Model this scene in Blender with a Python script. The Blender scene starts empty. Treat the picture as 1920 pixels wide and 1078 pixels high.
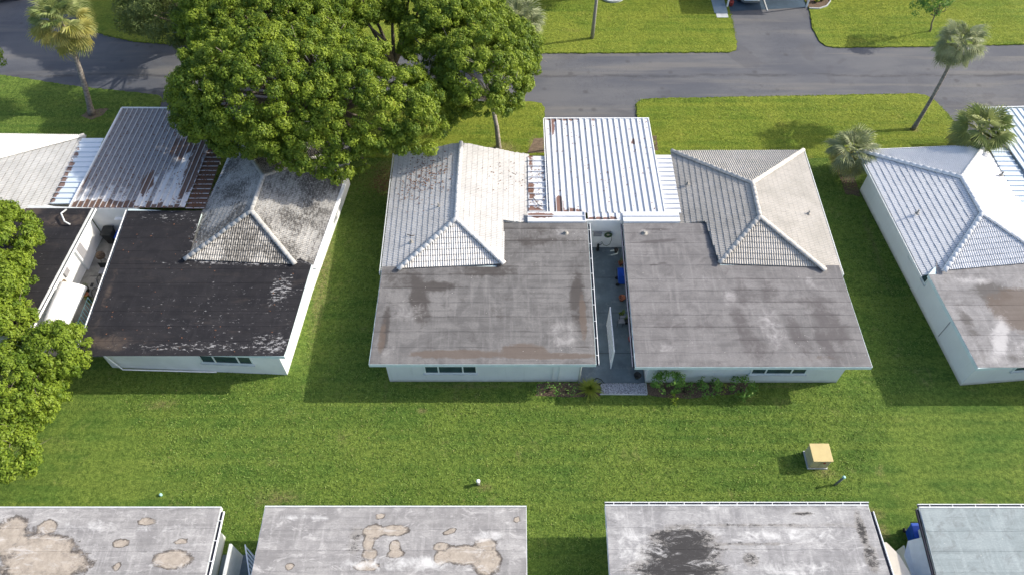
import bpy, bmesh, math, random
import numpy as np
from mathutils import Vector, Matrix
R = math.radians
random.seed(7); rng = np.random.default_rng(7)
sc = bpy.context.scene
col = sc.collection

# ------------------------------------------------------------------ camera, sky, sun, exposure
cam_d = bpy.data.cameras.new('camera'); cam = bpy.data.objects.new('camera', cam_d); col.objects.link(cam)
cam.location = (0, 0, 37.0); cam.rotation_euler = (R(90 - 54), 0, 0)
cam_d.sensor_width = 36; cam_d.lens = 36 * 1407 / 1920; cam_d.clip_end = 1500
sc.camera = cam
SUN_EL, SUN_AZ = R(33.6), R(12.0)          # azimuth measured from +X towards +Y
w = bpy.data.worlds.new('World'); sc.world = w; w.use_nodes = True
nt = w.node_tree; bg = nt.nodes['Background']
sky = nt.nodes.new('ShaderNodeTexSky'); sky.sky_type = 'NISHITA'; sky.sun_disc = False
sky.sun_elevation = SUN_EL; sky.sun_rotation = R(90) - SUN_AZ; sky.air_density = 1.0; sky.dust_density = 3.0
nt.links.new(sky.outputs[0], bg.inputs[0]); bg.inputs[1].default_value = 0.15
sl = bpy.data.lights.new('sun', 'SUN'); sl.energy = 3.3; sl.angle = R(0.6); sl.color = (1.0, 0.925, 0.80)
so = bpy.data.objects.new('sun', sl); col.objects.link(so)
sd = Vector((math.cos(SUN_EL) * math.cos(SUN_AZ), math.cos(SUN_EL) * math.sin(SUN_AZ), math.sin(SUN_EL)))
so.rotation_euler = sd.to_track_quat('Z', 'Y').to_euler(); so.location = sd * 80
sc.view_settings.view_transform = 'Standard'; sc.view_settings.look = 'None'
sc.view_settings.gamma = 1; sc.view_settings.use_curve_mapping = False
sc.view_settings.exposure = 0.72

# ------------------------------------------------------------------ helpers
WL = {}                                    # world location of every linked object
def tag(o, label=None, cat=None, group=None, kind=None):
    if label: o['label'] = label
    if cat: o['category'] = cat
    if group: o['group'] = group
    if kind: o['kind'] = kind
    return o
def link(o, parent=None, loc=(0, 0, 0)):
    col.objects.link(o); loc = Vector(loc); WL[o.name] = loc
    if parent is not None:
        o.parent = parent; o.location = loc - WL[parent.name]
    else: o.location = loc
    return o
def thing(name, loc, label, cat, group=None):
    o = bpy.data.objects.new(name, None); o.empty_display_size = .3
    link(o, None, loc); return tag(o, label, cat, group)
class MB:
    def __init__(s): s.v = []; s.f = []; s.sm = []
    def add(s, vs, fs, smooth=False):
        b = len(s.v); s.v += [tuple(p) for p in vs]
        s.f += [tuple(i + b for i in f) for f in fs]; s.sm += [smooth] * len(fs); return s
    def box(s, x0, y0, z0, x1, y1, z1):
        return s.add([(x0,y0,z0),(x1,y0,z0),(x1,y1,z0),(x0,y1,z0),(x0,y0,z1),(x1,y0,z1),(x1,y1,z1),(x0,y1,z1)],
                     [(0,3,2,1),(4,5,6,7),(0,1,5,4),(1,2,6,5),(2,3,7,6),(3,0,4,7)])
    def prism(s, pts, z0, z1):             # pts: plan polygon, counter-clockwise
        if sum(a[0]*b[1]-b[0]*a[1] for a, b in zip(pts, pts[1:] + pts[:1])) < 0: pts = pts[::-1]
        n = len(pts)
        return s.add([(x, y, z0) for x, y in pts] + [(x, y, z1) for x, y in pts],
                     [tuple(range(n))[::-1], tuple(range(n, 2*n))] + [(i, (i+1) % n, n + (i+1) % n, n+i) for i in range(n)])
    def beam(s, a, b, w, h):               # box along a->b, w wide, h high (top at a.z)
        a, b = Vector(a), Vector(b); d = (b-a); n = Vector((-d.y, d.x, 0)).normalized() * w/2; u = Vector((0,0,h))
        return s.add([a-n-u, b-n-u, b+n-u, a+n-u, a-n, b-n, b+n, a+n],
                     [(0,3,2,1),(4,5,6,7),(0,1,5,4),(1,2,6,5),(2,3,7,6),(3,0,4,7)])
    def tube(s, pts, r, n=8, cap=True):
        pts = [Vector(p) for p in pts]; rs = r if isinstance(r, (list, tuple)) else [r] * len(pts)
        vs = []; fs = []
        for i, p in enumerate(pts):
            t = (pts[min(i+1, len(pts)-1)] - pts[max(i-1, 0)]).normalized()
            a = t.cross(Vector((0.13, 0.99, 0.05)) if abs(t.y) < .9 else Vector((1, 0, 0))).normalized(); c = t.cross(a)
            for k in range(n):
                g = 2*math.pi*k/n; vs.append(p + (a*math.cos(g) + c*math.sin(g)) * rs[i])
        for i in range(len(pts)-1):
            for k in range(n): fs.append((i*n+k, i*n+(k+1) % n, (i+1)*n+(k+1) % n, (i+1)*n+k))
        if cap: fs += [tuple(range(n))[::-1], tuple(range((len(pts)-1)*n, len(pts)*n))]
        return s.add(vs, fs, True)
    def lathe(s, c, prof, n=16):           # prof: (r, z) list
        vs = []; fs = []
        for r_, z in prof:
            for k in range(n):
                g = 2*math.pi*k/n; vs.append((c[0]+r_*math.cos(g), c[1]+r_*math.sin(g), c[2]+z))
        m = len(prof)
        for i in range(m-1):
            for k in range(n): fs.append((i*n+k, i*n+(k+1) % n, (i+1)*n+(k+1) % n, (i+1)*n+k))
        fs += [tuple(range(n))[::-1], tuple(range((m-1)*n, m*n))]
        return s.add(vs, fs, True)
    def mesh(s, name, mat):
        me = bpy.data.meshes.new(name); me.from_pydata(s.v, [], s.f)
        me.polygons.foreach_set('use_smooth', s.sm); me.materials.append(mat); me.update(); return me
    def build(s, name, mat, parent=None, loc=None, bevel=0):
        if loc is None: loc = WL[parent.name] if parent is not None else (0, 0, 0)
        L = Vector(loc); s.v = [tuple(Vector(p) - L) for p in s.v]
        o = bpy.data.objects.new(name, s.mesh(name, mat)); link(o, parent, loc)
        if bevel:
            m = o.modifiers.new('b', 'BEVEL'); m.width = bevel; m.segments = 2; m.limit_method = 'ANGLE'
        return o
def struct(name, mb, mat): o = mb.build(name, mat); o['kind'] = 'structure'; return o
def inst(name, me, parent, loc, rot=(0,0,0), scale=(1,1,1)):
    o = bpy.data.objects.new(name, me); link(o, parent, loc)
    o.rotation_euler = rot; o.scale = scale; return o

# ------------------------------------------------------------------ materials
class NB:
    def __init__(s, name, rough=.8):
        s.m = bpy.data.materials.new(name); s.m.use_nodes = True; s.t = s.m.node_tree; s.N = s.t.nodes
        s.b = s.N['Principled BSDF']; s.b.inputs['Roughness'].default_value = rough
        s.b.inputs['Specular IOR Level'].default_value = .3
        s.pos = s.N.new('ShaderNodeNewGeometry').outputs['Position']
    def L(s, a, b): s.t.links.new(a, b)
    def _in(s, sock, v):
        if isinstance(v, (int, float)): sock.default_value = v
        elif isinstance(v, tuple): sock.default_value = v if len(v) == len(sock.default_value) else v + (1,)
        else: s.L(v, sock)
    def noise(s, scale, detail=4, rough=.6, stretch=None, dist=0):
        n = s.N.new('ShaderNodeTexNoise'); n.inputs['Scale'].default_value = scale; n.inputs['Detail'].default_value = detail
        n.inputs['Roughness'].default_value = rough; n.inputs['Distortion'].default_value = dist
        src = s.pos
        if stretch:
            mp = s.N.new('ShaderNodeMapping'); mp.inputs['Scale'].default_value = stretch; s.L(s.pos, mp.inputs['Vector']); src = mp.outputs[0]
        s.L(src, n.inputs['Vector']); return n.outputs['Fac']
    def voro(s, scale, feat='F1'):
        n = s.N.new('ShaderNodeTexVoronoi'); n.inputs['Scale'].default_value = scale; n.feature = feat
        s.L(s.pos, n.inputs['Vector']); return n.outputs['Distance']
    def math(s, op, a, b=0., c=None):
        n = s.N.new('ShaderNodeMath'); n.operation = op; s._in(n.inputs[0], a); s._in(n.inputs[1], b)
        if c is not None: s._in(n.inputs[2], c)
        return n.outputs[0]
    def ramp(s, f, lo, hi, a=0., b=1.):
        n = s.N.new('ShaderNodeMapRange'); n.interpolation_type = 'SMOOTHSTEP'; s._in(n.inputs['Value'], f)
        n.inputs['From Min'].default_value = lo; n.inputs['From Max'].default_value = hi
        n.inputs['To Min'].default_value = a; n.inputs['To Max'].default_value = b; return n.outputs[0]
    def mix(s, f, a, b, blend='MIX'):
        n = s.N.new('ShaderNodeMix'); n.data_type = 'RGBA'; n.blend_type = blend
        s._in(n.inputs['Factor'], f); s._in(n.inputs['A'], a) if False else None
        for sock, v in ((n.inputs[6], a), (n.inputs[7], b)): s._in(sock, v)
        return n.outputs[2]
    def attr(s, name):
        n = s.N.new('ShaderNodeAttribute'); n.attribute_name = name
        sp = s.N.new('ShaderNodeSeparateColor'); s.L(n.outputs['Color'], sp.inputs[0]); return sp.outputs
    def objrand(s): return s.N.new('ShaderNodeObjectInfo').outputs['Random']
    def sep(s):
        n = s.N.new('ShaderNodeSeparateXYZ'); s.L(s.pos, n.inputs[0]); return n.outputs
    def done(s, c, bump=None, dist=.02, strength=.6, rough=None):
        s._in(s.b.inputs['Base Color'], c)
        if bump is not None:
            n = s.N.new('ShaderNodeBump'); n.inputs['Distance'].default_value = dist; n.inputs['Strength'].default_value = strength
            s.L(bump, n.inputs['Height']); s.L(n.outputs[0], s.b.inputs['Normal'])
        if rough is not None: s._in(s.b.inputs['Roughness'], rough)
        return s.m
def plain(name, c, rough=.6, var=.12, scale=3., metal=0, dirt=None, dirt_amt=.5):
    n = NB(name, rough); f = n.noise(scale, 5)
    lo = tuple(x*(1-var) for x in c); hi = tuple(min(1, x*(1+var)) for x in c)
    k = n.mix(n.ramp(f, .3, .7), lo, hi)
    if dirt:
        d = n.ramp(n.noise(scale*1.7, 6, .7), .52, .72, 0, dirt_amt); k = n.mix(d, k, dirt)
    n.b.inputs['Metallic'].default_value = metal
    return n.done(k, n.noise(scale*8, 3), .004, .4)
def grass(name, a, b, dry, amt=.35, contrast=1.):
    n = NB(name, .8); n.b.inputs['Specular IOR Level'].default_value = .12
    big = n.ramp(n.noise(.22, 6, .68, dist=.6), .38, .60); mid = n.noise(.8, 6, .7); clump = n.noise(4.2, 6, .82); vf = n.noise(13., 4, .8); x, y, z = n.sep()
    c = n.mix(big, a, b)
    c = n.mix(n.ramp(mid, .42, .68, 0, .6), c, tuple(q*.70 for q in a))
    band = n.noise(1., 4, .6, (.07, 1.3, 1.)); c = n.mix(n.ramp(band, .44, .62, 0, .5), c, (b[0]*1.22, b[1]*1.1, b[2]*1.2))
    d = n.math('MULTIPLY', n.ramp(n.noise(.5, 7, .75, dist=.6), .56, .74), amt)
    c = n.mix(d, c, dry)
    wob = n.math('MULTIPLY', n.noise(.15, 3), 4.); mow = n.math('SINE', n.math('ADD', n.math('MULTIPLY', y, 7.2), wob))
    c = n.mix(n.ramp(mow, -.3, .8, 0, .24), c, (b[0]*1.2, b[1]*1.16, b[2]*1.2))
    rag = n.math('MULTIPLY', n.math('SUBTRACT', n.noise(2.2, 7, .8), .5), 1.6); worn = None
    for cx, cy, rx, ry, am in ((-11.6, 27.5, .55, 5.6, .8), (-8.4, 36.2, 1.2, 1.6, 1.25), (-4.9, 18.6, .35, .22, .9), (-11.8, 13.7, 1.6, .6, .7), (17.9, 12.9, .9, .45, .85), (18.2, 12.0, .5, .5, .9), (21.5, 12.75, .9, .25, .9), (-.5, 38.9, 1.1, .8, 1.), (1.6, 39.4, .5, .9, .9), (16.2, 15.1, .8, .45, .75), (-1.4, 14.3, .6, .3, .7), (-19.2, 19.0, 1.2, .4, .7), (23.0, 30, .3, 4.5, .55), (-7.0, 23, .2, 6, .5), (28.9, 40.9, .7, .35, .7), (-2.5, 20.1, 4, .18, .7), (14.8, 20.1, 3, .15, .6), (9.8, 12.7, 5, .18, .5), (-5.5, 12.6, 6, .18, .5), (-9.7, 12.4, .9, 1.2, .5)):
        u = n.math('DIVIDE', n.math('SUBTRACT', x, cx), rx); v = n.math('DIVIDE', n.math('SUBTRACT', y, cy), ry)
        q = n.math('MULTIPLY', n.math('SUBTRACT', 1.35, n.math('SQRT', n.math('ADD', n.math('MULTIPLY', u, u), n.math('MULTIPLY', v, v)))), am)
        worn = q if worn is None else n.math('MAXIMUM', worn, q)
    c = n.mix(n.ramp(n.math('ADD', worn, rag), .15, 1.0, 0, .8), c, n.mix(n.ramp(n.noise(6., 4), .4, .6), (.30, .24, .13), (.27, .27, .09)))
    c = n.mix(n.ramp(clump, .36, .56, .75*contrast, 0), c, tuple(q*.40 for q in a))
    c = n.mix(n.ramp(clump, .52, .70, 0, .6*contrast), c, (b[0]*1.55, b[1]*1.35, b[2]*2.0))
    c = n.mix(n.ramp(vf, .42, .58, .45*contrast, 0), c, tuple(q*.5 for q in a))
    h = n.math('ADD', n.math('MULTIPLY', clump, 1.0), n.math('MULTIPLY', vf, .45))
    return n.done(c, h, .22, .9)
M = {}
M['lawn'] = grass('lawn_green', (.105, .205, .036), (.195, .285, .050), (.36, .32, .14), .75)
M['lawn_front'] = grass('lawn_yellow', (.145, .230, .026), (.250, .305, .040), (.34, .27, .08), .5, .75)  # yellower, brighter grass tone of the front and far lawns
M['soil'] = plain('bare_soil', (.16, .12, .085), .95, .3, 5)
M['mulch'] = plain('mulch', (.12, .085, .06), .95, .45, 14)
def asphalt():
    n = NB('asphalt', .85); n.b.inputs['Specular IOR Level'].default_value = .4
    x, y, z = n.sep()
    big = n.noise(.35, 5, .6, (.35, 1, 1)); f = n.noise(40, 2, .7)
    c = n.mix(n.ramp(big, .35, .65), (.085, .092, .112), (.128, .132, .145))
    st = n.noise(1., 5, .6, (.06, .9, 1)); c = n.mix(n.ramp(st, .5, .66, 0, .5), c, (.19, .18, .165))
    patch = n.noise(.22, 3, .5, dist=.8); c = n.mix(n.ramp(patch, .55, .6, 0, .35), c, (.075, .075, .085))
    # tyre-dark centre seam winding along the lane
    wob = n.math('MULTIPLY', n.math('SUBTRACT', n.noise(.18, 3), .5), 1.2)
    seam = n.math('ABSOLUTE', n.math('ADD', n.math('SUBTRACT', y, 47.0), wob))
    sm = n.math('MULTIPLY', n.ramp(seam, .0, .28, 1, 0), n.ramp(n.noise(1.1, 5, .8, (.5, 2, 1)), .38, .6, 0, .7))
    c = n.mix(sm, c, (.045, .046, .052))
    c = n.mix(n.ramp(f, .3, .7, .25, 0), c, (.03, .03, .035))
    ck = n.noise(.8, 8, .7, dist=1.5); crack = n.math('MULTIPLY', n.ramp(n.math('ABSOLUTE', n.math('SUBTRACT', ck, .5)), 0, .006, 1, 0), n.ramp(n.noise(.12, 2), .45, .6, 0, .7)); c = n.mix(crack, c, (.03, .03, .03))
    c = n.mix(n.ramp(n.voro(.55), .05, .16, .5, 0), c, (.05, .05, .055)); c = n.mix(n.ramp(n.noise(3.5, 6, .8), .60, .75, 0, .4), c, (.2, .195, .18))
    return n.done(c, f, .004, .5)
M['asphalt'] = asphalt()
M['concrete'] = plain('painted_concrete', (.115, .150, .172), .6, .18, 1.2, dirt=(.28, .31, .32), dirt_amt=.4)
M['slab'] = plain('pale_concrete', (.45, .47, .48), .8, .12, 2)
M['blue_slab'] = plain('sealed_carport_floor', (.055, .085, .12), .5, .2, .8)
M['wall'] = plain('painted_wall', (.64, .70, .715), .75, .05, 1.2, dirt=(.50, .56, .55), dirt_amt=.2)
def wallmat(name, c, d):
    n = NB(name, .75); x, y, z = n.sep(); f = n.noise(2.2, 6, .7); st = n.noise(1., 5, .7, (5, 5, .35))
    k = n.mix(n.ramp(n.noise(.9, 4), .35, .65), tuple(q*.95 for q in c), c)
    k = n.mix(n.ramp(st, .54, .74, 0, .35), k, d)
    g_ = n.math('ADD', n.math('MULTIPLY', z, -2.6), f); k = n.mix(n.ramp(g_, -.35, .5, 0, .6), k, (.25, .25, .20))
    return n.done(k, n.noise(14, 4), .006, .5)
M['wall'] = wallmat('stucco', (.66, .70, .71), (.50, .54, .53))
M['wall_white'] = plain('white_wall', (.78, .79, .79), .7, .05, 1.2, dirt=(.6, .62, .6), dirt_amt=.3)
M['trim'] = plain('white_trim', (.58, .61, .62), .55, .06, 3, dirt=(.35, .34, .31), dirt_amt=.3)
M['fascia'] = plain('aqua_fascia', (.56, .67, .69), .55, .06, 3)
M['white'] = plain('white_metal', (.80, .82, .84), .4, .05, 3)
M['frame'] = plain('window_frame', (.66, .72, .72), .5, .05, 3)
M['glass'] = plain('window_glass', (.035, .065, .07), .08, .3, 1.5)
M['darkgap'] = plain('dark_gutter', (.03, .03, .045), .8, .3, 3)
M['pipe'] = plain('vent_pipe_metal', (.28, .27, .25), .6, .3, 9)
M['black'] = plain('black_plastic', (.022, .024, .025), .5, .3, 3)
M['blue'] = plain('blue_plastic', (.012, .07, .42), .45, .15, 3)
M['terracotta'] = plain('terracotta', (.32, .12, .07), .85, .2, 6)
M['redpot'] = plain('red_plastic', (.33, .06, .05), .6, .2, 6)
M['tan'] = plain('beige_steel', (.52, .42, .20), .5, .06, 3, dirt=(.40, .34, .2), dirt_amt=.3)
M['tan_side'] = plain('olive_steel', (.52, .46, .31), .55, .08, 3, dirt=(.2, .18, .1), dirt_amt=.4)
M['teal'] = plain('aqua_cap', (.33, .58, .58), .5, .1, 8)
M['greypost'] = plain('grey_post', (.13, .15, .15), .7, .2, 8)
M['pole'] = plain('concrete_pole', (.30, .29, .27), .85, .12, 5)
M['gravel'] = plain('white_stones', (.36, .37, .40), .85, .6, 14)
M['hose'] = plain('green_hose', (.05, .09, .04), .5, .3, 8)
M['cream'] = plain('cream_canvas', (.66, .61, .53), .8, .05, 2)
M['greyc'] = plain('grey_panel', (.30, .30, .32), .7, .08, 2)
M['debris'] = plain('dead_leaves', (.17, .085, .05), .95, .5, 25)
M['stick'] = plain('twig', (.07, .05, .04), .9, .3, 9)
M['bark'] = plain('bark', (.17, .145, .12), .95, .35, 6)
M['bark_grey'] = plain('pale_bark', (.30, .27, .23), .95, .3, 6)
def palmbark():
    n = NB('palm_bark', .95); x, y, z = n.sep()
    ring = n.math('FRACT', n.math('MULTIPLY', z, 5.)); f = n.noise(6, 4)
    c = n.mix(n.ramp(f, .35, .65), (.17, .15, .135), (.30, .27, .24)); c = n.mix(n.ramp(ring, .75, 1, 0, .5), c, (.1, .085, .07))
    return n.done(c, ring, .02, .5)
M['palmbark'] = palmbark()
def leafmat(name, a, b, c3, trans=.35):
    n = NB(name, .55); t = n.attr('tint')
    c = n.mix(t[0], a, b); c = n.mix(n.ramp(t[1], .9, .97, 0, .8), c, c3); n._in(n.b.inputs['Base Color'], c)
    tr = n.N.new('ShaderNodeBsdfTranslucent'); n.L(n.mix(.5, c, b), tr.inputs[0])
    mx = n.N.new('ShaderNodeMixShader'); mx.inputs[0].default_value = trans
    n.L(n.b.outputs[0], mx.inputs[1]); n.L(tr.outputs[0], mx.inputs[2]); n.L(mx.outputs[0], n.N['Material Output'].inputs[0])
    return n.m
M['leaf'] = leafmat('oak_leaf', (.062, .125, .014), (.275, .360, .036), (.30, .27, .04))
M['leaf_light'] = leafmat('bright_leaf', (.10, .175, .016), (.25, .34, .035), (.32, .32, .07))
M['leaf_soft'] = leafmat('feathery_leaf', (.08, .12, .03), (.19, .24, .075), (.26, .25, .1))
M['leaf_shrub'] = leafmat('shrub_leaf', (.07, .17, .035), (.20, .36, .07), (.40, .42, .18))
M['leaf_spiky'] = leafmat('spiky_leaf', (.16, .22, .03), (.38, .44, .08), (.45, .45, .15))
def frondmat(name, a, b):
    n = NB(name, .45); c = n.mix(n.objrand(), a, b); n._in(n.b.inputs['Base Color'], c)
    tr = n.N.new('ShaderNodeBsdfTranslucent'); n.L(c, tr.inputs[0])
    mx = n.N.new('ShaderNodeMixShader'); mx.inputs[0].default_value = .3
    n.L(n.b.outputs[0], mx.inputs[1]); n.L(tr.outputs[0], mx.inputs[2]); n.L(mx.outputs[0], n.N['Material Output'].inputs[0]); return n.m
M['frond'] = frondmat('palm_frond', (.17, .23, .07), (.38, .42, .17))
M['frond_old'] = frondmat('palm_frond_old', (.30, .31, .08), (.52, .46, .15))
M['frond_grey'] = frondmat('palm_frond_silver', (.22, .26, .13), (.44, .47, .28))

def tilemat(name, a, b, dark=None, amt=0., spots=.2, groove=(.17, .165, .16)):
    """painted concrete tile: two close tones picked per tile, lichen and leaf dirt"""
    n = NB(name, .7); c = n.mix(n.ramp(n.noise(.9, 5, .6), .3, .7), a, b)
    c = n.mix(n.math('MULTIPLY', n.objrand(), .12), c, tuple(x*.8 for x in a))
    c = n.mix(n.ramp(n.noise(9, 4, .7), .58, .75, 0, spots), c, (.2, .17, .15))
    gr = n.attr('groove')[0]; c = n.mix(n.math('MINIMUM', n.math('MULTIPLY', gr, n.ramp(n.noise(2.5, 5, .7), .25, .7, .45, .9)), .9), c, groove)  # groove colour: dirt in the valleys plus a painted course shadow line
    if dark:
        f = n.noise(1., 5, .85, (11., 4.5, 1)); g = n.ramp(n.noise(.5, 3, .5), .36, .6, -.07, .06)
        f = n.math('ADD', f, g); c = n.mix(n.ramp(f, .42, .60, 0, amt), c, dark)
    return n.done(c, n.noise(18, 3), .004, .4)
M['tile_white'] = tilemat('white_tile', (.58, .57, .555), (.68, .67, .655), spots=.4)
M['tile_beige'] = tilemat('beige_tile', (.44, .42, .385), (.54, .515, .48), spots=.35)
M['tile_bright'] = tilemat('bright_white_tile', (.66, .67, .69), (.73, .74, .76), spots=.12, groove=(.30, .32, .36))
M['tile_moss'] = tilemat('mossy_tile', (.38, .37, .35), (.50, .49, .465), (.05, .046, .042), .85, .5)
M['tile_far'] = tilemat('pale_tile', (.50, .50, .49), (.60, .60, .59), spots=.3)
M['cap_white'] = plain('white_ridge', (.66, .65, .63), .6, .06, 4, dirt=(.45, .42, .4), dirt_amt=.3)
M['cap_beige'] = plain('beige_ridge', (.50, .48, .45), .6, .06, 4)
M['cap_bright'] = plain('bright_ridge', (.70, .71, .73), .5, .04, 4)
M['cap_moss'] = plain('grey_ridge', (.40, .40, .39), .7, .12, 4, dirt=(.15, .14, .12), dirt_amt=.4)

def flatmat(name, base, lite, dark, kind='grey', hue=(1, 1, 1)):
    """roofing felt; attribute stain: R dark marks, G sandy/brown patches, B pale marks"""
    n = NB(name, .85); t = n.attr('stain'); x, y, z = n.sep()
    big = n.noise(.6, 7, .65, dist=1.2); sm = n.noise(1.7, 7, .72, dist=.6); fine = n.noise(14, 4, .75, (.6, 1.4, 1)); hz = n.noise(1., 7, .68, (.22, 4.5, 1)); vt = n.noise(1., 6, .65, (4.5, .35, 1))
    c = n.mix(n.ramp(big, .34, .64), base, lite)
    c = n.mix(n.ramp(n.noise(.9, 7, .7, dist=2.), .5, .72, 0, .55), c, dark if kind == 'grey' else tuple(q*.72 for q in base))
    c = n.mix(n.ramp(hz, .47, .66, 0, .55), c, tuple(q*.74 for q in base)); c = n.mix(n.ramp(vt, .5, .68, 0, .45), c, tuple(min(1, q*1.22) for q in lite))
    c = n.mix(n.ramp(fine, .4, .7, .35, 0), c, tuple(q*.6 for q in base))
    c = n.mix(n.math('MULTIPLY', n.objrand(), .22), c, tuple(q*.6 for q in base))
    def msk(ch, amp, lo, hi, top):
        return n.ramp(n.math('ADD', t[ch], n.math('MULTIPLY', n.math('SUBTRACT', sm, .5), amp)), lo, hi, 0, top)
    if kind == 'grey':
        c = n.mix(msk(0, 1.5, .2, .8, .85), c, dark)
        c = n.mix(msk(1, 1.2, .3, .62, .8), c, (.12, .095, .08))
        c = n.mix(msk(2, 2.2, .3, 1.1, .7), c, tuple(min(1, q*1.6) for q in lite))
        vo = n.voro(2.6); sp = n.math('MULTIPLY', n.ramp(vo, .03, .075, 1, 0), n.ramp(n.noise(.6, 3), .46, .58, 0, .8)); c = n.mix(sp, c, (.6, .58, .56))
    elif kind == 'black':
        fl = n.noise(4.5, 8, .78, (.7, 1.7, 1)); g = n.math('ADD', n.math('ADD', fl, n.math('MULTIPLY', n.math('SUBTRACT', n.noise(.7, 4), .5), .12)), n.math('MULTIPLY', t[2], .135))
        c = n.mix(n.ramp(n.noise(1.2, 6, .7, (.5, 1.5, 1)), .54, .74, 0, .4), c, (.06, .05, .045))
        c = n.mix(msk(1, 2.4, .3, 1.0, .75), c, (.085, .066, .055))
        c = n.mix(n.ramp(g, .645, .70, 0, .8), c, (.38, .38, .39))
    else:
        rag = n.math('ADD', t[1], n.math('MULTIPLY', n.math('SUBTRACT', n.noise(2.2, 8, .75, dist=.5), .5), 1.1))
        rim = n.math('MULTIPLY', n.ramp(rag, .34, .44), n.ramp(rag, .50, .72, 1, 0))
        rimf = n.math('MULTIPLY', rim, n.ramp(n.noise(3., 5, .7), .3, .6, .35, 1))
        sandy = n.mix(n.ramp(n.noise(2.2, 7, .75), .35, .65), (.31, .27, .225), (.43, .375, .315))
        c = n.mix(n.ramp(rag, .36, .56, 0, n.ramp), c, sandy) if False else n.mix(n.ramp(rag, .40, .50, 0, .97), c, sandy); c = n.mix(n.math('MULTIPLY', rimf, .95), c, (.075, .065, .06))
        inner = n.math('MULTIPLY', n.ramp(n.math('ABSOLUTE', n.math('SUBTRACT', rag, .86)), .0, .035, 1, 0), .6); c = n.mix(inner, c, (.20, .17, .15))
        rb = n.math('ADD', t[0], n.math('MULTIPLY', n.math('SUBTRACT', n.noise(1., 9, .88, (3.2, 6.5, 1)), .5), 3.2))
        c = n.mix(n.math('MULTIPLY', n.ramp(n.math('ADD', t[0], n.math('MULTIPLY', n.math('SUBTRACT', sm, .5), 1.2)), .12, .5), .6), c, (.24, .225, .205))
        c = n.mix(n.ramp(rb, .36, .66, 0, .95), c, (.032, .031, .033))
        c = n.mix(msk(2, 2.2, .35, 1.0, .75), c, (.66, .66, .66))
        c = n.mix(n.ramp(n.noise(3.6, 8, .8, (.8, 1.3, 1)), .54, .68, 0, .6), c, tuple(q*.5 for q in base)); c = n.mix(n.ramp(n.noise(1.4, 8, .8, (.6, 1.6, 1), 1.), .52, .66, 0, .6), c, tuple(min(1, q*1.35) for q in lite))
    return n.done(c, n.math('ADD', fine, n.math('MULTIPLY', sm, .5)), .006, .5)
M['felt_a'] = flatmat('grey_felt', (.138, .135, .137), (.225, .220, .220), (.056, .050, .048))
M['felt_b'] = flatmat('mauve_grey_felt', (.165, .160, .164), (.245, .238, .241), (.090, .083, .086))
M['felt_r'] = flatmat('stained_grey_felt', (.215, .212, .22), (.32, .315, .32), (.09, .084, .082))
M['felt_black'] = flatmat('black_felt', (.015, .015, .019), (.028, .027, .031), (.1, .1, .1), 'black')
M['felt_white'] = flatmat('weathered_white_felt', (.265, .263, .272), (.455, .452, .455), (.1, .1, .1), 'white')
M['felt_pale'] = flatmat('pale_coated_felt', (.275, .268, .27), (.44, .43, .425), (.1, .1, .1), 'white')
M['felt_blue'] = flatmat('blue_grey_felt', (.27, .32, .335), (.33, .38, .395), (.1, .1, .1), 'grey')
def panmat(name, base, dirtc, amt, dark=None):
    n = NB(name, .4); n.b.inputs['Specular IOR Level'].default_value = .5; t = n.attr('stain')
    c = n.mix(n.noise(1.5, 4), tuple(q*.94 for q in base), base)
    c = n.mix(n.ramp(n.noise(12, 5, .8), .62, .72, 0, .5), c, (.25, .2, .18))
    sm = n.math('ADD', n.math('MULTIPLY', n.math('SUBTRACT', n.noise(2.2, 7, .75), .5), 1.3), n.math('MULTIPLY', n.math('SUBTRACT', n.objrand(), .5), .55))
    clean = c
    if dark:
        c = n.mix(n.ramp(n.math('ADD', t[0], sm), .2, .6, 0, amt), c, n.mix(n.ramp(n.noise(5, 6, .8, (1.6, .8, 1)), .35, .65), dark, tuple(q*2.3 for q in dark)))
    c = n.mix(n.ramp(n.math('ADD', t[1], sm), .42, .52, 0, .95), c, n.mix(n.noise(25, 3, .8), dirtc, tuple(q*2 for q in dirtc)))
    c = n.mix(n.math('MULTIPLY', n.ramp(t[2], .5, .9), .75), c, tuple(q*.9 for q in base))
    return n.done(c, n.noise(20, 3), .004, .3)
M['pan_white'] = panmat('white_pan', (.66, .68, .72), (.12, .06, .04), .5)
M['pan_dirty'] = panmat('soiled_pan', (.60, .61, .63), (.075, .042, .028), .85, (.085, .083, .09))
M['pan_blue'] = panmat('pale_pan', (.62, .70, .78), (.12, .07, .05), .5)

# ------------------------------------------------------------------ ground, lawns, road
g = MB().add([(-400, -300, -.12), (400, -300, -.12), (400, 500, -.12), (-400, 500, -.12)], [(0, 1, 2, 3)]); struct('ground', g, M['lawn'])
rd = MB()
rd.add([(x, y, -.07) for x, y in ((-120, 36), (120, 36), (120, 62), (-120, 62))], [(0, 1, 2, 3)])
struct('road', rd, M['asphalt'])
st2 = MB(); st2.box(-44.5, 62, -.3, -36.0, 160, -.07); struct('side_road', st2, M['asphalt'])
def lawn(name, pts, mat, z=0., edge=None):
    """turf slab with a ragged, slightly rounded rim standing above the asphalt"""
    out = []
    n = len(pts)
    for i in range(n):
        a, b = Vector(pts[i]), Vector(pts[(i+1) % n]); L = (b-a).length; k = max(1, min(240, int(L/.22)))
        nn = Vector((-(b-a).y, (b-a).x)).normalized()
        for j in range(k):
            p = a.lerp(b, j/k)
            if j and L > .5 and abs(p.x) < 46 and 9 < p.y < 60: p = p + nn * random.uniform(-.05, .05)
            out.append((p.x, p.y))
    m = MB(); m.prism(out, -.16, z); return struct(name, m, mat)
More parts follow.
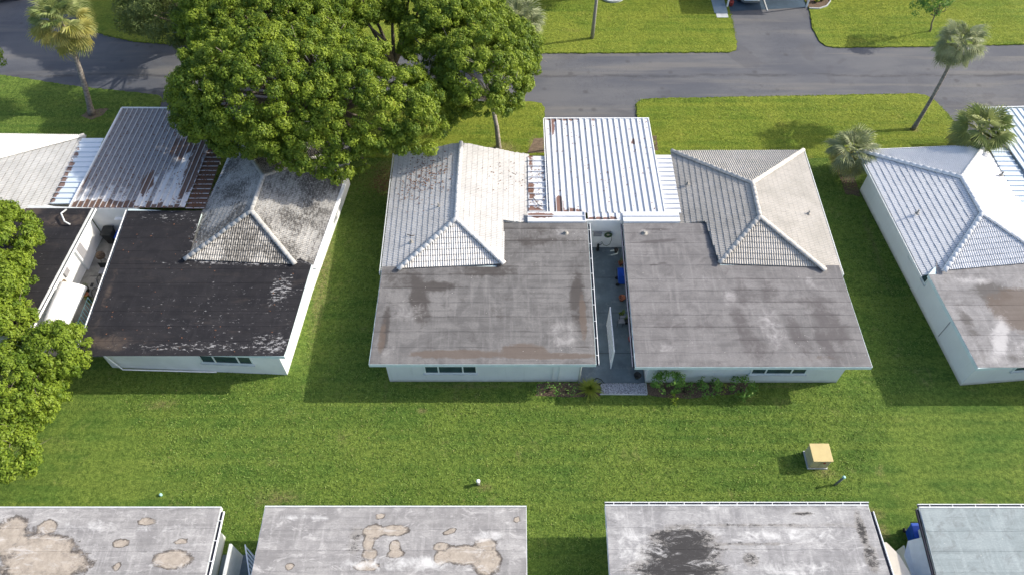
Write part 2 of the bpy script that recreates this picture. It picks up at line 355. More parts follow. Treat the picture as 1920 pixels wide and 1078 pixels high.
def arc(cx, cy, r, a0, a1, n=6): return [(cx + r*math.cos(R(a0+(a1-a0)*i/n)), cy + r*math.sin(R(a0+(a1-a0)*i/n))) for i in range(n+1)]
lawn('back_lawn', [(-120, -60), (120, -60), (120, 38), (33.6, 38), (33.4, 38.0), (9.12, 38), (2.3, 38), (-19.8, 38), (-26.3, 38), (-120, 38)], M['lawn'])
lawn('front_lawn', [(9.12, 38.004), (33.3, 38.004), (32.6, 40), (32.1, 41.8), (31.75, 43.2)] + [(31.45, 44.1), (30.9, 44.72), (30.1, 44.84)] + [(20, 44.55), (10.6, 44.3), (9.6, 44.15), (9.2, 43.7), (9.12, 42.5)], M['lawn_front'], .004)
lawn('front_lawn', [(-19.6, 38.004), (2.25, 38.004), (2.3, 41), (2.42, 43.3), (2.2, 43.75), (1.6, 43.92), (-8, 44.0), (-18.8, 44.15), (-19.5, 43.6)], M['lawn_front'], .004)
lawn('front_lawn', [(-120, 38.004), (-26.4, 38.004), (-26.0, 42), (-26.1, 44.3), (-26.6, 44.72), (-33, 45.7), (-39.3, 47.05), (-46, 49), (-60, 54), (-120, 60)], M['lawn'], .004)
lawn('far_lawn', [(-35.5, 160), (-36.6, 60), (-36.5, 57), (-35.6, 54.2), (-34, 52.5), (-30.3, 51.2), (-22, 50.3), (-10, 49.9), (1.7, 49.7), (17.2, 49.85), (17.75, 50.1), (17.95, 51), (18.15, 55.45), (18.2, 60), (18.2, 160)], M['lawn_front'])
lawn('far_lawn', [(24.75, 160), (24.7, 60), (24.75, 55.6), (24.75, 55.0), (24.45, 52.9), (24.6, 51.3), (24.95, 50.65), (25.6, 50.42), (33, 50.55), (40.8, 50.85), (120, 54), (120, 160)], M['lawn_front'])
cf = MB().add([(18.0, 55.3, -.06), (24.7, 55.9, -.06), (24.7, 66, -.06), (18.0, 66, -.06)], [(0,1,2,3)]); struct('carport_floor', cf, M['blue_slab'])
cw = MB().add([(17.85, 54.35, .02), (16.9, 54.35, .02), (16.9, 54.95, .02), (17.85, 54.95, .02)][::-1], [(0,1,2,3)]); cw.box(16.9, 54.35, -.1, 17.85, 54.95, .016); struct('front_step', cw, M['slab'])
cw = MB(); cw.box(16.8, 54.96, -.1, 17.9, 66, .03); struct('front_walk', cw, plain('blue_grey_slab', (.26, .32, .36), .7, .08, 2))
sl_ = MB(); sl_.box(21.25, 55.4, -.1, 21.35, 62, -.03); struct('kerb_strip', sl_, M['slab'])
# courtyard floors and stone bed
f1 = MB(); f1.prism([(3.7, 20.3), (7.4, 20.3), (7.4, 30.0), (3.7, 30.0)], -.1, .03); struct('courtyard_floor', f1, M['concrete'])
f2 = MB(); f2.prism([(-26.6, 22), (-22.9, 22), (-22.9, 31.0), (-26.6, 31.0)], -.1, .03); struct('courtyard_floor', f2, plain('worn_concrete', (.24, .23, .21), .8, .25, 2))
f3 = MB(); f3.prism([(-14, 0), (-11, 0), (-11, 10.9), (-14, 10.9)], -.1, .03); struct('courtyard_floor', f3, M['concrete'])
jo = MB()
for yy in (22.2, 25.0, 27.6): jo.box(4.95, yy, .02, 7.1, yy+.03, .036)
struct('paving_joint', jo, plain('joint', (.05, .06, .07), .9))
sb = MB(); sb.prism([(5.0, 19.66), (7.42, 19.62), (7.42, 20.28), (4.9, 20.28)], -.1, .015); struct('stone_bed', sb, M['soil'])
st = MB()
for i in range(1500):
    x, y = random.uniform(4.95, 7.38), random.uniform(19.66, 20.26); r_ = random.uniform(.03, .075); a = random.uniform(0, 3)
    c, s_ = math.cos(a)*r_, math.sin(a)*r_; z = .02
    st.add([(x-c, y-s_, z), (x+s_, y-c, z), (x+c, y+s_, z), (x-s_, y+c, z), (x+c*.2, y, z+r_*.9)], [(0,1,4), (1,2,4), (2,3,4), (3,0,4)])
o = st.build('white_stones', M['gravel']); tag(o, 'bed of loose white stones at the mouth of the middle courtyard', 'stones', kind='stuff')
eg = MB(); eg.beam((4.85, 19.6, .06), (7.46, 19.58, .06), .06, .15); eg.beam((7.46, 19.62, .06), (7.46, 20.3, .06), .05, .15)
struct('bed_edging', eg, M['slab'])
for nm, pts, mt in (('soil_patch', [(-31.5, 42.3), (-30.6, 41.9), (-30.0, 42.4), (-29.7, 43.1), (-30.3, 43.2), (-31.2, 42.9)], 'soil'),
                                        ('soil_patch', [(1.1, 38.5), (2.24, 38.5), (2.24, 40.0), (1.6, 39.9)], 'soil'),
                    ('planting_bed', [(1.3, 19.5), (4.9, 19.45), (4.9, 20.3), (1.4, 20.3)], 'mulch'),
                    ('planting_bed', [(7.5, 19.55), (9.6, 19.3), (12.9, 19.75), (13.2, 20.3), (7.5, 20.3)], 'mulch'),
                    ('planting_bed', [(9.2, 38.5), (10.3, 38.8), (10.3, 40.2), (9.7, 40.6), (9.2, 40.4)], 'mulch'),
                    ('planting_bed', [(22.3, 34.6), (23.3, 34.4), (23.4, 37.0), (22.4, 37.2)], 'mulch')):
    m = MB(); k = []
    for i in range(len(pts)):
        a, b = Vector(pts[i]), Vector(pts[(i+1) % len(pts)])
        for j in range(4): p = a.lerp(b, j/4); k.append((p.x + random.uniform(-.06, .06), p.y + random.uniform(-.06, .06)))
    m.prism(k, -.05, .008); struct(nm, m, M[mt])

# ------------------------------------------------------------------ roofs
def stain_attr(me, fn, off=(0, 0)):
    n = len(me.vertices); co = np.empty(n*3, np.float32); me.vertices.foreach_get('co', co); co = co.reshape(-1, 3)
    x, y = co[:, 0] + off[0], co[:, 1] + off[1]; a = me.attributes.new('stain', 'FLOAT_COLOR', 'POINT')
    out = np.zeros((n, 4), np.float32); out[:, 3] = 1
    r_, g_, b_ = fn(x, y); out[:, 0] = r_; out[:, 1] = g_; out[:, 2] = b_
    a.data.foreach_set('color', out.ravel())
def ell(x, y, cx, cy, rx, ry, rot=0, soft=1.):
    c, s_ = math.cos(R(rot)), math.sin(R(rot)); u = ((x-cx)*c + (y-cy)*s_)/rx; v = (-(x-cx)*s_ + (y-cy)*c)/ry
    return np.clip((1.5 - np.sqrt(u*u+v*v))*soft, 0, 1)
def mx(*a):
    r_ = a[0]
    for q in a[1:]: r_ = np.maximum(r_, q)
    return r_
def sheet_roof(parent, rows, z, mat, fn, width=.98, name='roofing_sheet', dz=.0035, seam=.3):
    """rows: (y, xl, xr) breakpoints; lays overlapping felt sheets across"""
    ys = [r_[0] for r_ in rows]; y = ys[0]; k = 0
    def xr(yy): return (np.interp(yy, ys, [r_[1] for r_ in rows]), np.interp(yy, ys, [r_[2] for r_ in rows]))
    while y < ys[-1] - .02:
        y1 = min(y + width * random.uniform(.93, 1.05), ys[-1])
        if ys[-1] - y1 < .3: y1 = ys[-1]
        nx, ny = 90, max(2, int((y1-y)/.12)); m = MB(); vs = []; fs = []; ph = random.uniform(0, 9)
        for j in range(ny+1):
            yy = y + (y1 + .03 - y)*j/ny; a, b = xr(min(yy, ys[-1]))
            yy = min(yy, ys[-1])
            for i in range(nx+1):
                xx = a + (b-a)*i/nx; e = .012*math.sin(xx*2.1+ph) if 0 < j < ny or (j == 0 and k) else 0
                zz = z + .012*(1 - j/ny) + dz*math.sin(xx*1.7+ph)*math.sin(j*1.3)*.8
                vs.append((xx, yy + (e if j == 0 else 0), zz))
        for j in range(ny):
            for i in range(nx): q = j*(nx+1)+i; fs.append((q, q+1, q+nx+2, q+nx+1))
        b0 = len(vs)                       # the sheet's lower edge, a small step
        vs += [(p[0], p[1], z - .004) for p in vs[:nx+1]]
        for i in range(nx): fs.append((i, b0+i, b0+i+1, i+1))
        m.add(vs, fs); o = m.build(name, mat, parent, loc=(0, 0, 0)); stain_attr(o.data, fn)
        at = o.data.attributes['stain'].data; ca = np.empty(len(at)*4, np.float32); at.foreach_get('color', ca); ca = ca.reshape(-1, 4)
        ca[:nx+1, 0] += seam; ca[b0:, 0] += seam; ca[:, 0] += np.where((np.arange(len(ca)) % (nx+1)) < 2, .35, 0) * (k % 2 == 0) * (seam > .3); at.foreach_set('color', ca.ravel())
        y = y1; k += 1
def flat_slab(parent, poly, z0, z1, mat, name='fascia'): m = MB(); m.prism(poly, z0, z1); return m.build(name, mat, parent)
# one concrete tile, two rolls, 0.27 wide, 0.345 laid, butt end raised
TW, TL = .27, .345
TROWS = {1: (0, .84, 1.02), 3: (0, .28, .56, .84, 1.02)}
def tile_vf(sub=1):
    nx = 8; vs = []; fs = []; rows = TROWS[sub]
    for t_ in rows:
        for i in range(nx+1): vs.append((TW*i/nx, TL*t_, .050*(.5 - .5*math.cos(4*math.pi*i/nx)) + .025*(1 - t_)))
    for j in range(len(rows)-1):
        for i in range(nx): q = j*(nx+1)+i; fs.append((q, q+1, q+nx+2, q+nx+1))
    b = len(vs)
    for i in range(nx+1): u = TW*i/nx; vs.append((u, 0.004, .0))
    for i in range(nx): fs.append((i+1, i, b+i, b+i+1))
    return vs, fs
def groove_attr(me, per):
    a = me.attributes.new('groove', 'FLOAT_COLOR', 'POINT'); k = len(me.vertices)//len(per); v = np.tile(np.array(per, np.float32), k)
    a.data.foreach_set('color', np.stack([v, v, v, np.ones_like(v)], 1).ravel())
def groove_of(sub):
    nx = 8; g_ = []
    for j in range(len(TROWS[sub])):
        for i in range(nx+1): g_.append((.75 if i % 4 == 0 else 0.) if j < len(TROWS[sub])-1 else 1.2)  # valleys hold dirt; upper end darkened as the shadow under the next course
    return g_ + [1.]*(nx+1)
def pip(poly, x, y):
    c = False; j = len(poly)-1
    for i in range(len(poly)):
        if (poly[i][1] > y) != (poly[j][1] > y) and x < (poly[j][0]-poly[i][0])*(y-poly[i][1])/(poly[j][1]-poly[i][1])+poly[i][0]: c = not c
        j = i
    return c
def tile_roof(parent, slopes, ridges, mat, capmat, far=False, maxn=300):
    """slopes: 3-D polygons whose first two points are the eave (left to right seen from outside)"""
    dk = MB()
    for s_ in slopes: dk.add([(p[0], p[1], p[2]-.04) for p in s_], [tuple(range(len(s_)))])
    deck = dk.build('tile_roof', mat, parent)
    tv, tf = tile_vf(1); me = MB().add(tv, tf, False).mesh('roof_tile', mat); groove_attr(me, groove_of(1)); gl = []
    sv, sf = tile_vf(3); full = []; rest = MB()
    for s_ in slopes:
        a, b = Vector(s_[0]), Vector(s_[1]); U = (b-a).normalized()
        far_p = max(s_, key=lambda p: (Vector(p)-a).cross(U).length); V = (Vector(far_p)-a); V = (V - U*V.dot(U)).normalized(); N = U.cross(V)
        if N.z < 0: N = -N
        poly = [((Vector(p)-a).dot(U), (Vector(p)-a).dot(V)) for p in s_]
        u0, u1 = min(p[0] for p in poly), max(p[0] for p in poly); v1 = max(p[1] for p in poly); v0 = min(p[1] for p in poly)
        mat3 = Matrix((U, V, N)).transposed()
        j = 0; v = v0
        while v < v1:
            u = u0
            while u < u1:
                cs = [(u+.01, v+.01), (u+TW-.01, v+.01), (u+.01, v+TL-.01), (u+TW-.01, v+TL-.01)]; k = sum(pip(poly, *c) for c in cs)
                if k == 4: full.append((a + U*u + V*v + N*random.uniform(-.003, .007) + V*random.uniform(-.008, .004), mat3, random.uniform(-.014, .014)))
                elif k > 0 or pip(poly, u+TW/2, v+TL/2):
                    vs = [a + U*(u+p[0]) + V*(v+p[1]) + N*p[2] for p in sv]
                    fs = []
                    for f in sf:
                        cx = sum(sv[q][0] for q in f)/4 + u; cy = sum(sv[q][1] for q in f)/4 + v
                        if pip(poly, cx, cy): fs.append(f)
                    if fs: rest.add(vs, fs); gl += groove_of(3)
                u += TW
            v += TL; j += 1
    full.sort(key=lambda t: t[0].y)
    for i, (p, m3, jit) in enumerate(full):
        if i < maxn:
            o = bpy.data.objects.new('roof_tile', me); link(o, deck, p); o.rotation_euler = (m3 @ Matrix.Rotation(jit, 3, 'Z')).to_euler()
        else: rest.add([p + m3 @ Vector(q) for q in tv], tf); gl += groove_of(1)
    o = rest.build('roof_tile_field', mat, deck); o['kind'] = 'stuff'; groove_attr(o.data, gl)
    # ridge and hip caps: overlapping half rounds
    cv = []; cfc = []; n = 8
    for j, (yy, rr, zz) in enumerate(((0, .145, .03), (.385, .138, .018))):
        for i in range(n+1): g_ = math.pi*i/n; cv.append((-math.cos(g_)*rr, yy, math.sin(g_)*rr*.8 + zz))
    for i in range(n): cfc.append((i, i+1, n+2+i, n+1+i))
    b = len(cv); cv.append((0, 0, -.02))
    for i in range(n): cfc.append((i+1, i, b))
    cme = MB().add(cv, cfc, True).mesh('ridge_tile', capmat)
    for a, b in ridges:                    # a = lower end
        a, b = Vector(a), Vector(b); d = b-a; L = d.length; k = max(1, round(L/.37)); d.normalize()
        X = d.cross(Vector((0,0,1))).normalized(); Z = X.cross(d); m3 = Matrix((X, d, Z)).transposed()
        for i in range(k):
            o = bpy.data.objects.new('ridge_tile', cme); link(o, deck, a + d*L*i/k + Vector((0, 0, .05)))
            o.rotation_euler = (m3 @ Matrix.Rotation(random.uniform(-.03, .03), 3, 'Z')).to_euler(); o.scale = (random.uniform(.93, 1.06), L/k/.37*random.uniform(.99, 1.04), random.uniform(.9, 1.1))
    return deck
def pans(root, x0, x1, n, y0, y1, z, mat, axis='y', fn=None, rib=.085, skew=(0, 0), slope=0.):
    """metal roof pans side by side, each with its raised rib"""
    for i in range(n):
        a0 = x0 + (x1-x0)*i/n; a1 = x0 + (x1-x0)*(i+1)/n; m = MB(); vs = []; fs = []; J = 26
        prof = [(a0, 0), (a0+.008, rib), (a0+.06, rib), (a0+.068, 0.), (a0+(a1-a0)*.55, .003), (a1, 0)]
        for j in range(J+1):
            t = j/J; q = y0 + (y1-y0)*t; sk = skew[0]*(1-t) + skew[1]*t
            for p, h in prof:
                zz = z + h + slope*t
                vs.append((p + sk, q, zz) if axis == 'y' else (q, p + sk*0, zz))
        w_ = len(prof)
        for j in range(J):
            for k in range(w_-1):
                q = j*w_+k; f = (q, q+1, q+w_+1, q+w_); fs.append(f if axis == 'y' else f[::-1])
        m.add(vs, fs); o = m.build('roof_panel', mat, root, loc=(0, 0, 0)); stain_attr(o.data, fn or (lambda x, y: (x*0, x*0, x*0)))
        ca = np.empty(len(o.data.vertices)*4, np.float32); at = o.data.attributes['stain'].data; at.foreach_get('color', ca); ca = ca.reshape(-1, 4); ca[:, 2] = np.tile([0, 1, 1, 0, 0, 0], J+1); at.foreach_set('color', ca.ravel())

def window(root, a, b, z0, z1, out, nmull=(.27, .73), sill=True):
    """window on a wall running a->b in plan, facing 'out'"""
    a, b, n = Vector((*a, 0)), Vector((*b, 0)), Vector((*out, 0)).normalized(); d = (b-a)
    fr = MB(); t = .075
    def bar(p, q, zz0, zz1, th=.06, dep=.05):
        pp, qq = a + d*p, a + d*q; m = [pp, qq, qq + n*dep, pp + n*dep]
        fr.add([(v.x, v.y, zz0) for v in m] + [(v.x, v.y, zz1) for v in m], [(0,3,2,1),(4,5,6,7),(0,1,5,4),(1,2,6,5),(2,3,7,6),(3,0,4,7)])
    L = d.length; e = t/L
    bar(0, 1, z1-t, z1); bar(0, 1, z0, z0+t); bar(0, e, z0+t, z1-t); bar(1-e, 1, z0+t, z1-t)
    for m_ in nmull: bar(m_-e/2, m_+e/2, z0+t, z1-t)
    w_ = fr.build('window', M['frame'], root)
    if sill:
        s_ = MB(); pp, qq = a - d*(.06/L), b + d*(.06/L); m = [pp, qq, qq + n*.12, pp + n*.12]
        s_.add([(v.x, v.y, z0-.07) for v in m] + [(v.x, v.y, z0-.003) for v in m], [(0,3,2,1),(4,5,6,7),(0,1,5,4),(1,2,6,5),(2,3,7,6),(3,0,4,7)]); s_.build('sill', M['trim'], w_)
    cuts = [e] + [m_ for m_ in nmull] + [1-e]
    for i in range(len(cuts)-1):
        p0, p1 = a + d*cuts[i] + n*.015, a + d*cuts[i+1] + n*.015
        g_ = MB(); g_.add([(p0.x, p0.y, z0+t), (p1.x, p1.y, z0+t), (p1.x, p1.y, z1-t), (p0.x, p0.y, z1-t)], [(0,1,2,3)]); g_.build('pane', M['glass'], w_)
    return w_
def vent(root, x, y, z, h=.35, r_=.05):
    m = MB(); m.lathe((x, y, z), [(r_*2.6, 0), (r_*2.2, .03), (r_*1.1, .06), (r_, .08), (r_, h), (r_*.7, h)], 10); m.build('vent_pipe', M['pipe'], root)
def gutter(root, a, b, zt, mat=None, w_=.13, straps=16, name='gutter', side=1):
    """open gutter: outer lip, dark trough, straps; side=+1 puts it to the left of a->b"""
    a, b = Vector(a), Vector(b); d = (b-a).normalized(); n = Vector((-d.y, d.x))*side; L = (b-a).length
    m = MB(); A, B = a + n*w_, b + n*w_
    m.beam((A.x, A.y, zt), (B.x, B.y, zt), .03, .13); g_ = m.build(name, mat or M['white'], root)
    m = MB(); A, B = a + n*w_*.5, b + n*w_*.5; m.beam((A.x, A.y, zt-.09), (B.x, B.y, zt-.09), w_-.034, .04); m.build('trough', M['darkgap'], g_)
    for i in range(straps):
        p = a + d*L*(i+.5)/straps; q = p + n*w_; m = MB(); m.beam((p.x, p.y, zt+.012), (q.x, q.y, zt+.012), .03, .01); m.build('gutter_strap', mat or M['white'], g_)
    return g_
Z = 2.7
zero = lambda x, y: (x*0, x*0, x*0)

# ---- house 1: grey felt, white gabled tiles (left of the middle courtyard)
H1 = thing('house', (-1.5, 25, 0), 'house with smooth grey flat roof and white gabled tile roof, left of the middle courtyard', 'house')
m = MB(); m.prism([(-6.82, 20.4), (3.68, 20.4), (3.68, 29.6), (1.0, 29.6), (.6, 35.0), (-6.9, 34.9)], 0, 2.45); m.build('wall', M['wall'], H1)
flat_slab(H1, [(-7.54, 19.93), (4.44, 19.93), (4.56, 29.73), (-.6, 29.73), (-.6, 26.5), (-7.5, 26.1)], 2.452, 2.69, M['fascia'])
def s1(x, y):
    dark = mx(ell(x, y, -4.6, 25.0, 1.5, .35), ell(x, y, -5.3, 23.8, .35, 1.4, 12), ell(x, y, 3.6, 24.5, .35, 1.6, -8), ell(x, y, 1.2, 28.3, 1.6, .5)*.6, ell(x, y, -1.5, 26.2, 1.6, .35)*.8, ell(x, y, -6.9, 22.2, .25, 1.4)*.9)
    brown = mx(ell(x, y, -3.0, 20.55, 2.6, .28), ell(x, y, .6, 20.75, 1.3, .45), ell(x, y, 1.8, 20.45, 3, .2), ell(x, y, -7.0, 21.6, .22, 1.3)*.7, ell(x, y, 3.9, 22.9, .2, 1.6))*.95
    lite = mx(ell(x, y, -5.6, 23.2, .9, .6)*.6, ell(x, y, -6.6, 20.7, .5, .2, 40)*.8, ell(x, y, 2.8, 21.8, 1.1, 1.1)*.65, ell(x, y, 2.9, 29.0, .5, .4)*.8, ell(x, y, -1, 27.2, 2.5, .2)*.4)
    dark = mx(dark, ell(x, y, -6.0, 25.4, 1.6, .8)*.55, ell(x, y, 1.6, 28.6, 2.2, .9)*.5, ell(x, y, 3.7, 23.8, .5, 2.6)*.7, ell(x, y, -5.2, 24.4, .5, 1.9, 14)*.9, ell(x, y, -1.5, 26.0, 1.9, .4)*.6, ell(x, y, -.8, 23.2, .5, .5)*.5)
    return dark*.95, brown*.9, lite
sheet_roof(H1, [(19.95, -7.5, 4.42), (26.4, -7.48, 4.5)], Z, M['felt_a'], s1)
sheet_roof(H1, [(26.4, -.9, 4.5), (29.72, -.9, 4.55)], Z, M['felt_a'], s1)
ze = 2.38
r0, r1 = (-3.28, 29.12, 3.72), (-3.25, 35.55, 3.72)
tile_roof(H1, [[(-7.66, 35.9, ze), (-7.56, 26.2, ze), (-6.45, 26.15, 2.76), r0, r1],
               [(-6.45, 26.25, 2.73), (-.45, 26.6, 2.73), r0],
               [(-.5, 26.6, 2.80), (1.06, 29.95, ze), (1.1, 35.85, ze), r1, r0, (-.5, 29.78, 2.86)][:0] or
               [(1.06, 29.95, ze), (1.1, 35.85, ze), r1, r0, (-.5, 26.6, 2.80), (-.52, 29.76, 2.80)]],
          [(r0, r1), ((-6.5, 26.1, 2.76), r0), ((-.45, 26.5, 2.80), r0)], M['tile_white'], M['cap_white'])
m = MB(); m.beam((-7.66, 26.15, ze+.03), (-7.78, 35.95, ze+.03), .05, .2); m.build('eave_board', M['trim'], H1)
window(H1, (-4.78, 20.4), (-1.9, 20.4), .98, 2.0, (0, -1))
m = MB(); m.tube([(3.75, 20.3, 2.45), (3.72, 20.28, 2.3), (3.72, 20.3, .1)], .045, 8); m.build('downspout', M['trim'], H1)
m = MB(); m.box(2.2, 20.36, .1, 2.24, 20.4, 2.4); m.box(2.55, 20.36, .1, 2.59, 20.4, 2.4); m.build('conduit', M['trim'], H1)
gutter(H1, (4.46, 19.95), (4.58, 29.7), Z+.0, straps=9, side=-1, w_=.12)
vent(H1, -4.4, 30.4, 3.35); vent(H1, -5.9, 28.0, 2.95, .25); vent(H1, 3.2, 28.9, Z, .18, .07)

# ---- house 2: mauve grey felt, beige hip tiles
H2 = thing('house', (12.8, 25, 0), 'house with seamed grey flat roof and beige hipped tile roof, right of the middle courtyard', 'house')
m = MB(); m.prism([(7.42, 20.35), (18.1, 20.35), (18.15, 35.2), (10.9, 35.2), (10.9, 29.6), (7.42, 29.6)], 0, 2.45); m.build('wall', M['wall'], H2)
flat_slab(H2, [(6.46, 19.77), (18.93, 19.77), (18.9, 26.1), (11.8, 26.6), (11.75, 29.68), (6.7, 29.73)], 2.452, 2.69, M['fascia'])
def s2(x, y):
    dark = mx(ell(x, y, 8.7, 29.2, .9, .1), ell(x, y, 8.7, 28.3, 1.3, .12, 5), ell(x, y, 8.6, 26.6, .8, .06, 12), ell(x, y, 12.9, 24.5, .5, 1.1)*.6, ell(x, y, 15.4, 21.8, .5, 1.6, 12)*.7, ell(x, y, 13.2, 20.8, .6, 1.0)*.6, ell(x, y, 16.8, 21.2, .5, 1.4, 15)*.75, ell(x, y, 16.5, 24, 1.8, .3)*.5)
    lite = mx(ell(x, y, 12.2, 24.3, .5, .9)*.6, ell(x, y, 14.2, 22.2, .8, 1.5)*.6, ell(x, y, 10.2, 25.6, 3, .3)*.4, ell(x, y, 8.1, 20.9, .8, .3)*.5, ell(x, y, 16.9, 25.2, .3, .6)*.7, ell(x, y, 7.9, 29, .3, .2)*.9)
    dark = mx(dark, ell(x, y, 9.5, 22.5, 3., .6)*.35, ell(x, y, 12.6, 22., .5, 2.2, 8)*.7, ell(x, y, 14.2, 24.6, 1.2, 1.)*.5, ell(x, y, 17.3, 22.6, .8, 2., 18)*.7)
    return dark*.95, ell(x, y, 16.2, 20.3, 2.4, .25)*.35, lite
sheet_roof(H2, [(19.79, 6.5, 18.9), (26.5, 6.62, 18.88)], Z, M['felt_b'], s2, .84)
sheet_roof(H2, [(26.5, 6.62, 12.0), (29.7, 6.70, 12.0)], Z, M['felt_b'], s2, .84)
r0, r1 = (14.58, 29.32, 3.68), (14.65, 32.04, 3.68)
tile_roof(H2, [[(10.42, 36.2, ze), (10.2, 29.9, ze), (11.65, 29.75, 2.78), (11.98, 26.65, 2.78), r0, r1],
               [(12.0, 26.6, 2.75), (17.6, 26.35, 2.72), r0],
               [(19.05, 26.1, ze), (19.12, 36.25, ze), r1, r0, (17.95, 26.1, 2.72)],
               [(19.12, 36.25, ze), (10.42, 36.2, ze), r1]],
          [(r0, r1), ((11.95, 26.55, 2.78), r0), ((17.95, 26.05, 2.74), r0), ((19.1, 36.2, ze+.04), r1), ((10.45, 36.15, ze+.04), r1)], M['tile_beige'], M['cap_beige'])
m = MB(); m.beam((19.14, 26.05, ze+.03), (19.22, 36.3, ze+.03), .05, .2); m.build('eave_board', M['trim'], H2)
window(H2, (13.0, 20.35), (16.05, 20.35), .98, 2.0, (0, -1))
gutter(H2, (6.46, 19.79), (6.68, 29.7), Z+.0, mat=plain('dark_gutter_metal', (.10, .11, .15), .5), straps=8, side=1, w_=.13)
vent(H2, 11.0, 32.9, 2.75, .25); vent(H2, 18.0, 30.4, 2.75, .25); vent(H2, 7.9, 28.9, Z, .15, .08)
m = MB()
for i in range(5): m.box(7.5+.13*i, 20.32, .1, 7.53+.13*i, 20.35, 2.4)
m.build('wall_batten', M['wall'], H2)

# ---- carport between house 1 and house 2
CP = thing('carport', (5.7, 35, 0), 'white ribbed metal carport roof between the two middle houses', 'carport')
def sc_(x, y):
    b = mx(ell(x, y, 2.7, 38.3, .13, .85), ell(x, y, 3.6, 38.95, 1.6, .12)*1.0, ell(x, y, 2.95, 31.2, .28, .9), ell(x, y, 3.6, 30.7, 1.0, .25), ell(x, y, 5.4, 30.15, 1.2, .13)*.9, ell(x, y, 8.0, 36.8, .14, .3))
    return x*0, b, x*0
pans(CP, 2.2, 9.2, 18, 30.6, 39.02, 2.62, M['pan_white'], fn=sc_, skew=(.1, 0), rib=.085)
pans(CP, 4.5, 6.65, 5, 30.08, 30.595, 2.62, M['pan_white'], fn=sc_, skew=(.1, .1), rib=.085)
def sl2(x, y): return x*0, mx(ell(x, y, 1.2, 33.2, .22, 3)*.62, ell(x, y, 1.3, 30.9, .8, .2)*.8), x*0
pans(CP, 30.75, 35.6, 10, 1.02, 2.3, 2.52, M['pan_white'], axis='x', fn=sl2)
pans(CP, 30.62, 35.7, 13, 9.18, 10.35, 2.52, M['pan_white'], axis='x')
pans(CP, 29.76, 30.6, 2, .95, 4.45, 2.72, M['pan_white'], axis='x', fn=lambda x, y: (x*0, ell(x, y, 1.7, 30.3, .9, .16)*.8, x*0))
pans(CP, 29.76, 30.6, 2, 6.72, 10.15, 2.72, M['pan_white'], axis='x')
m = MB(); m.beam((2.16, 39.06, 2.70), (9.26, 39.06, 2.70), .06, .2); m.beam((2.17, 30.6, 2.68), (2.13, 39.03, 2.68), .05, .18); m.beam((9.33, 30.6, 2.68), (9.23, 39.03, 2.68), .05, .18); m.build('edge_beam', M['white'], CP)
for bx in ((.95, 29.735, 2.5, 4.43, 29.755, 2.82), (6.75, 29.735, 2.5, 10.1, 29.755, 2.82), (4.40, 29.76, 2.5, 4.44, 30.6, 2.82)): m = MB(); m.box(*bx); m.build('flashing', M['white'], CP)
for x in (2.4, 9.0):
    for y in (36.2, 38.8): m = MB(); m.box(x-.05, y-.05, -.1, x+.05, y+.05, 2.6); m.build('post', M['white'], CP)
CW = thing('courtyard_wall', (5.6, 30.05, 0), 'shaded white wall closing the middle courtyard under the white carport edge', 'wall')
m = MB(); m.box(3.7, 30.0, 0, 7.42, 30.12, 2.6); m.build('wall_panel', M['wall_white'], CW)
m = MB(); m.box(4.95, 29.97, 1.55, 6.1, 29.998, 1.62); m.box(5.05, 29.9, 1.2, 5.55, 29.998, 1.5); m.build('shelf', M['greyc'], CW)

# ---- black house on the left
HL = thing('house', (-17.5, 25, 0), 'house with black peeling flat roof and mossy grey tile hips under the big tree', 'house')
m = MB(); m.prism([(-22.6, 21.3), (-12.62, 20.83), (-12.1, 26.5), (-11.25, 33), (-10.95, 35.5), (-18.5, 35.8), (-18.9, 30.6), (-22.95, 30.8)], 0, 2.45); m.build('wall', M['wall_white'], HL)
flat_slab(HL, [(-23.09, 20.84), (-12.06, 20.42), (-11.55, 26.55), (-19.0, 27), (-18.95, 30.55), (-23.46, 30.85)], 2.452, 2.69, M['fascia'])
def s3(x, y):
    lite = mx(ell(x, y, -13.0, 24.6, .7, 1.4), ell(x, y, -12.9, 21.2, 1.3, .7), ell(x, y, -16.5, 21.0, 4, .35)*.8, ell(x, y, -15, 26.7, 4.5, .25), ell(x, y, -18.6, 29, .5, 1.5), ell(x, y, -20, 30.2, 3, .5)*.6, ell(x, y, -18, 27.3, 1.2, .9)*.8, ell(x, y, -16, 23, 5, 2.)*.3)
    return x*0, mx(ell(x, y, -21.6, 21.3, 1.8, .5)*.75, ell(x, y, -22.7, 24, .2, 2.5)*.5), lite
sheet_roof(HL, [(20.45, -23.07, -12.09), (20.9, -23.08, -12.02), (26.6, -23.28, -11.58)], Z, M['felt_black'], s3)
sheet_roof(HL, [(26.6, -19.2, -11.6), (27.0, -19.2, -12.3)], Z-.008, M['felt_black'], s3)
sheet_roof(HL, [(26.6, -23.28, -18.8), (30.7, -23.44, -18.9)], Z, M['felt_black'], s3)
r0, r1 = (-15.41, 29.73, 3.7), (-15.25, 32.6, 3.7)
tile_roof(HL, [[(-18.2, 37.4, ze), (-19.1, 30.4, ze), (-19.0, 26.9, 2.74), r0, r1],
               [(-18.9, 26.9, 2.74), (-12.6, 26.55, 2.72), r0],
               [(-11.62, 26.5, ze), (-10.3, 36.9, ze), r1, r0, (-12.5, 26.5, 2.72)],
               [(-10.3, 36.9, ze), (-18.2, 37.4, ze), r1]],
          [(r0, r1), ((-18.95, 26.8, 2.76), r0), ((-12.5, 26.5, 2.74), r0), ((-10.35, 36.8, ze+.04), r1), ((-18.15, 37.3, ze+.04), r1)], M['tile_moss'], M['cap_moss'])
m = MB(); m.beam((-11.48, 26.5, ze+.07), (-10.62, 33.2, ze+.07), .2, .16); m.build('eave_board', M['white'], HL)
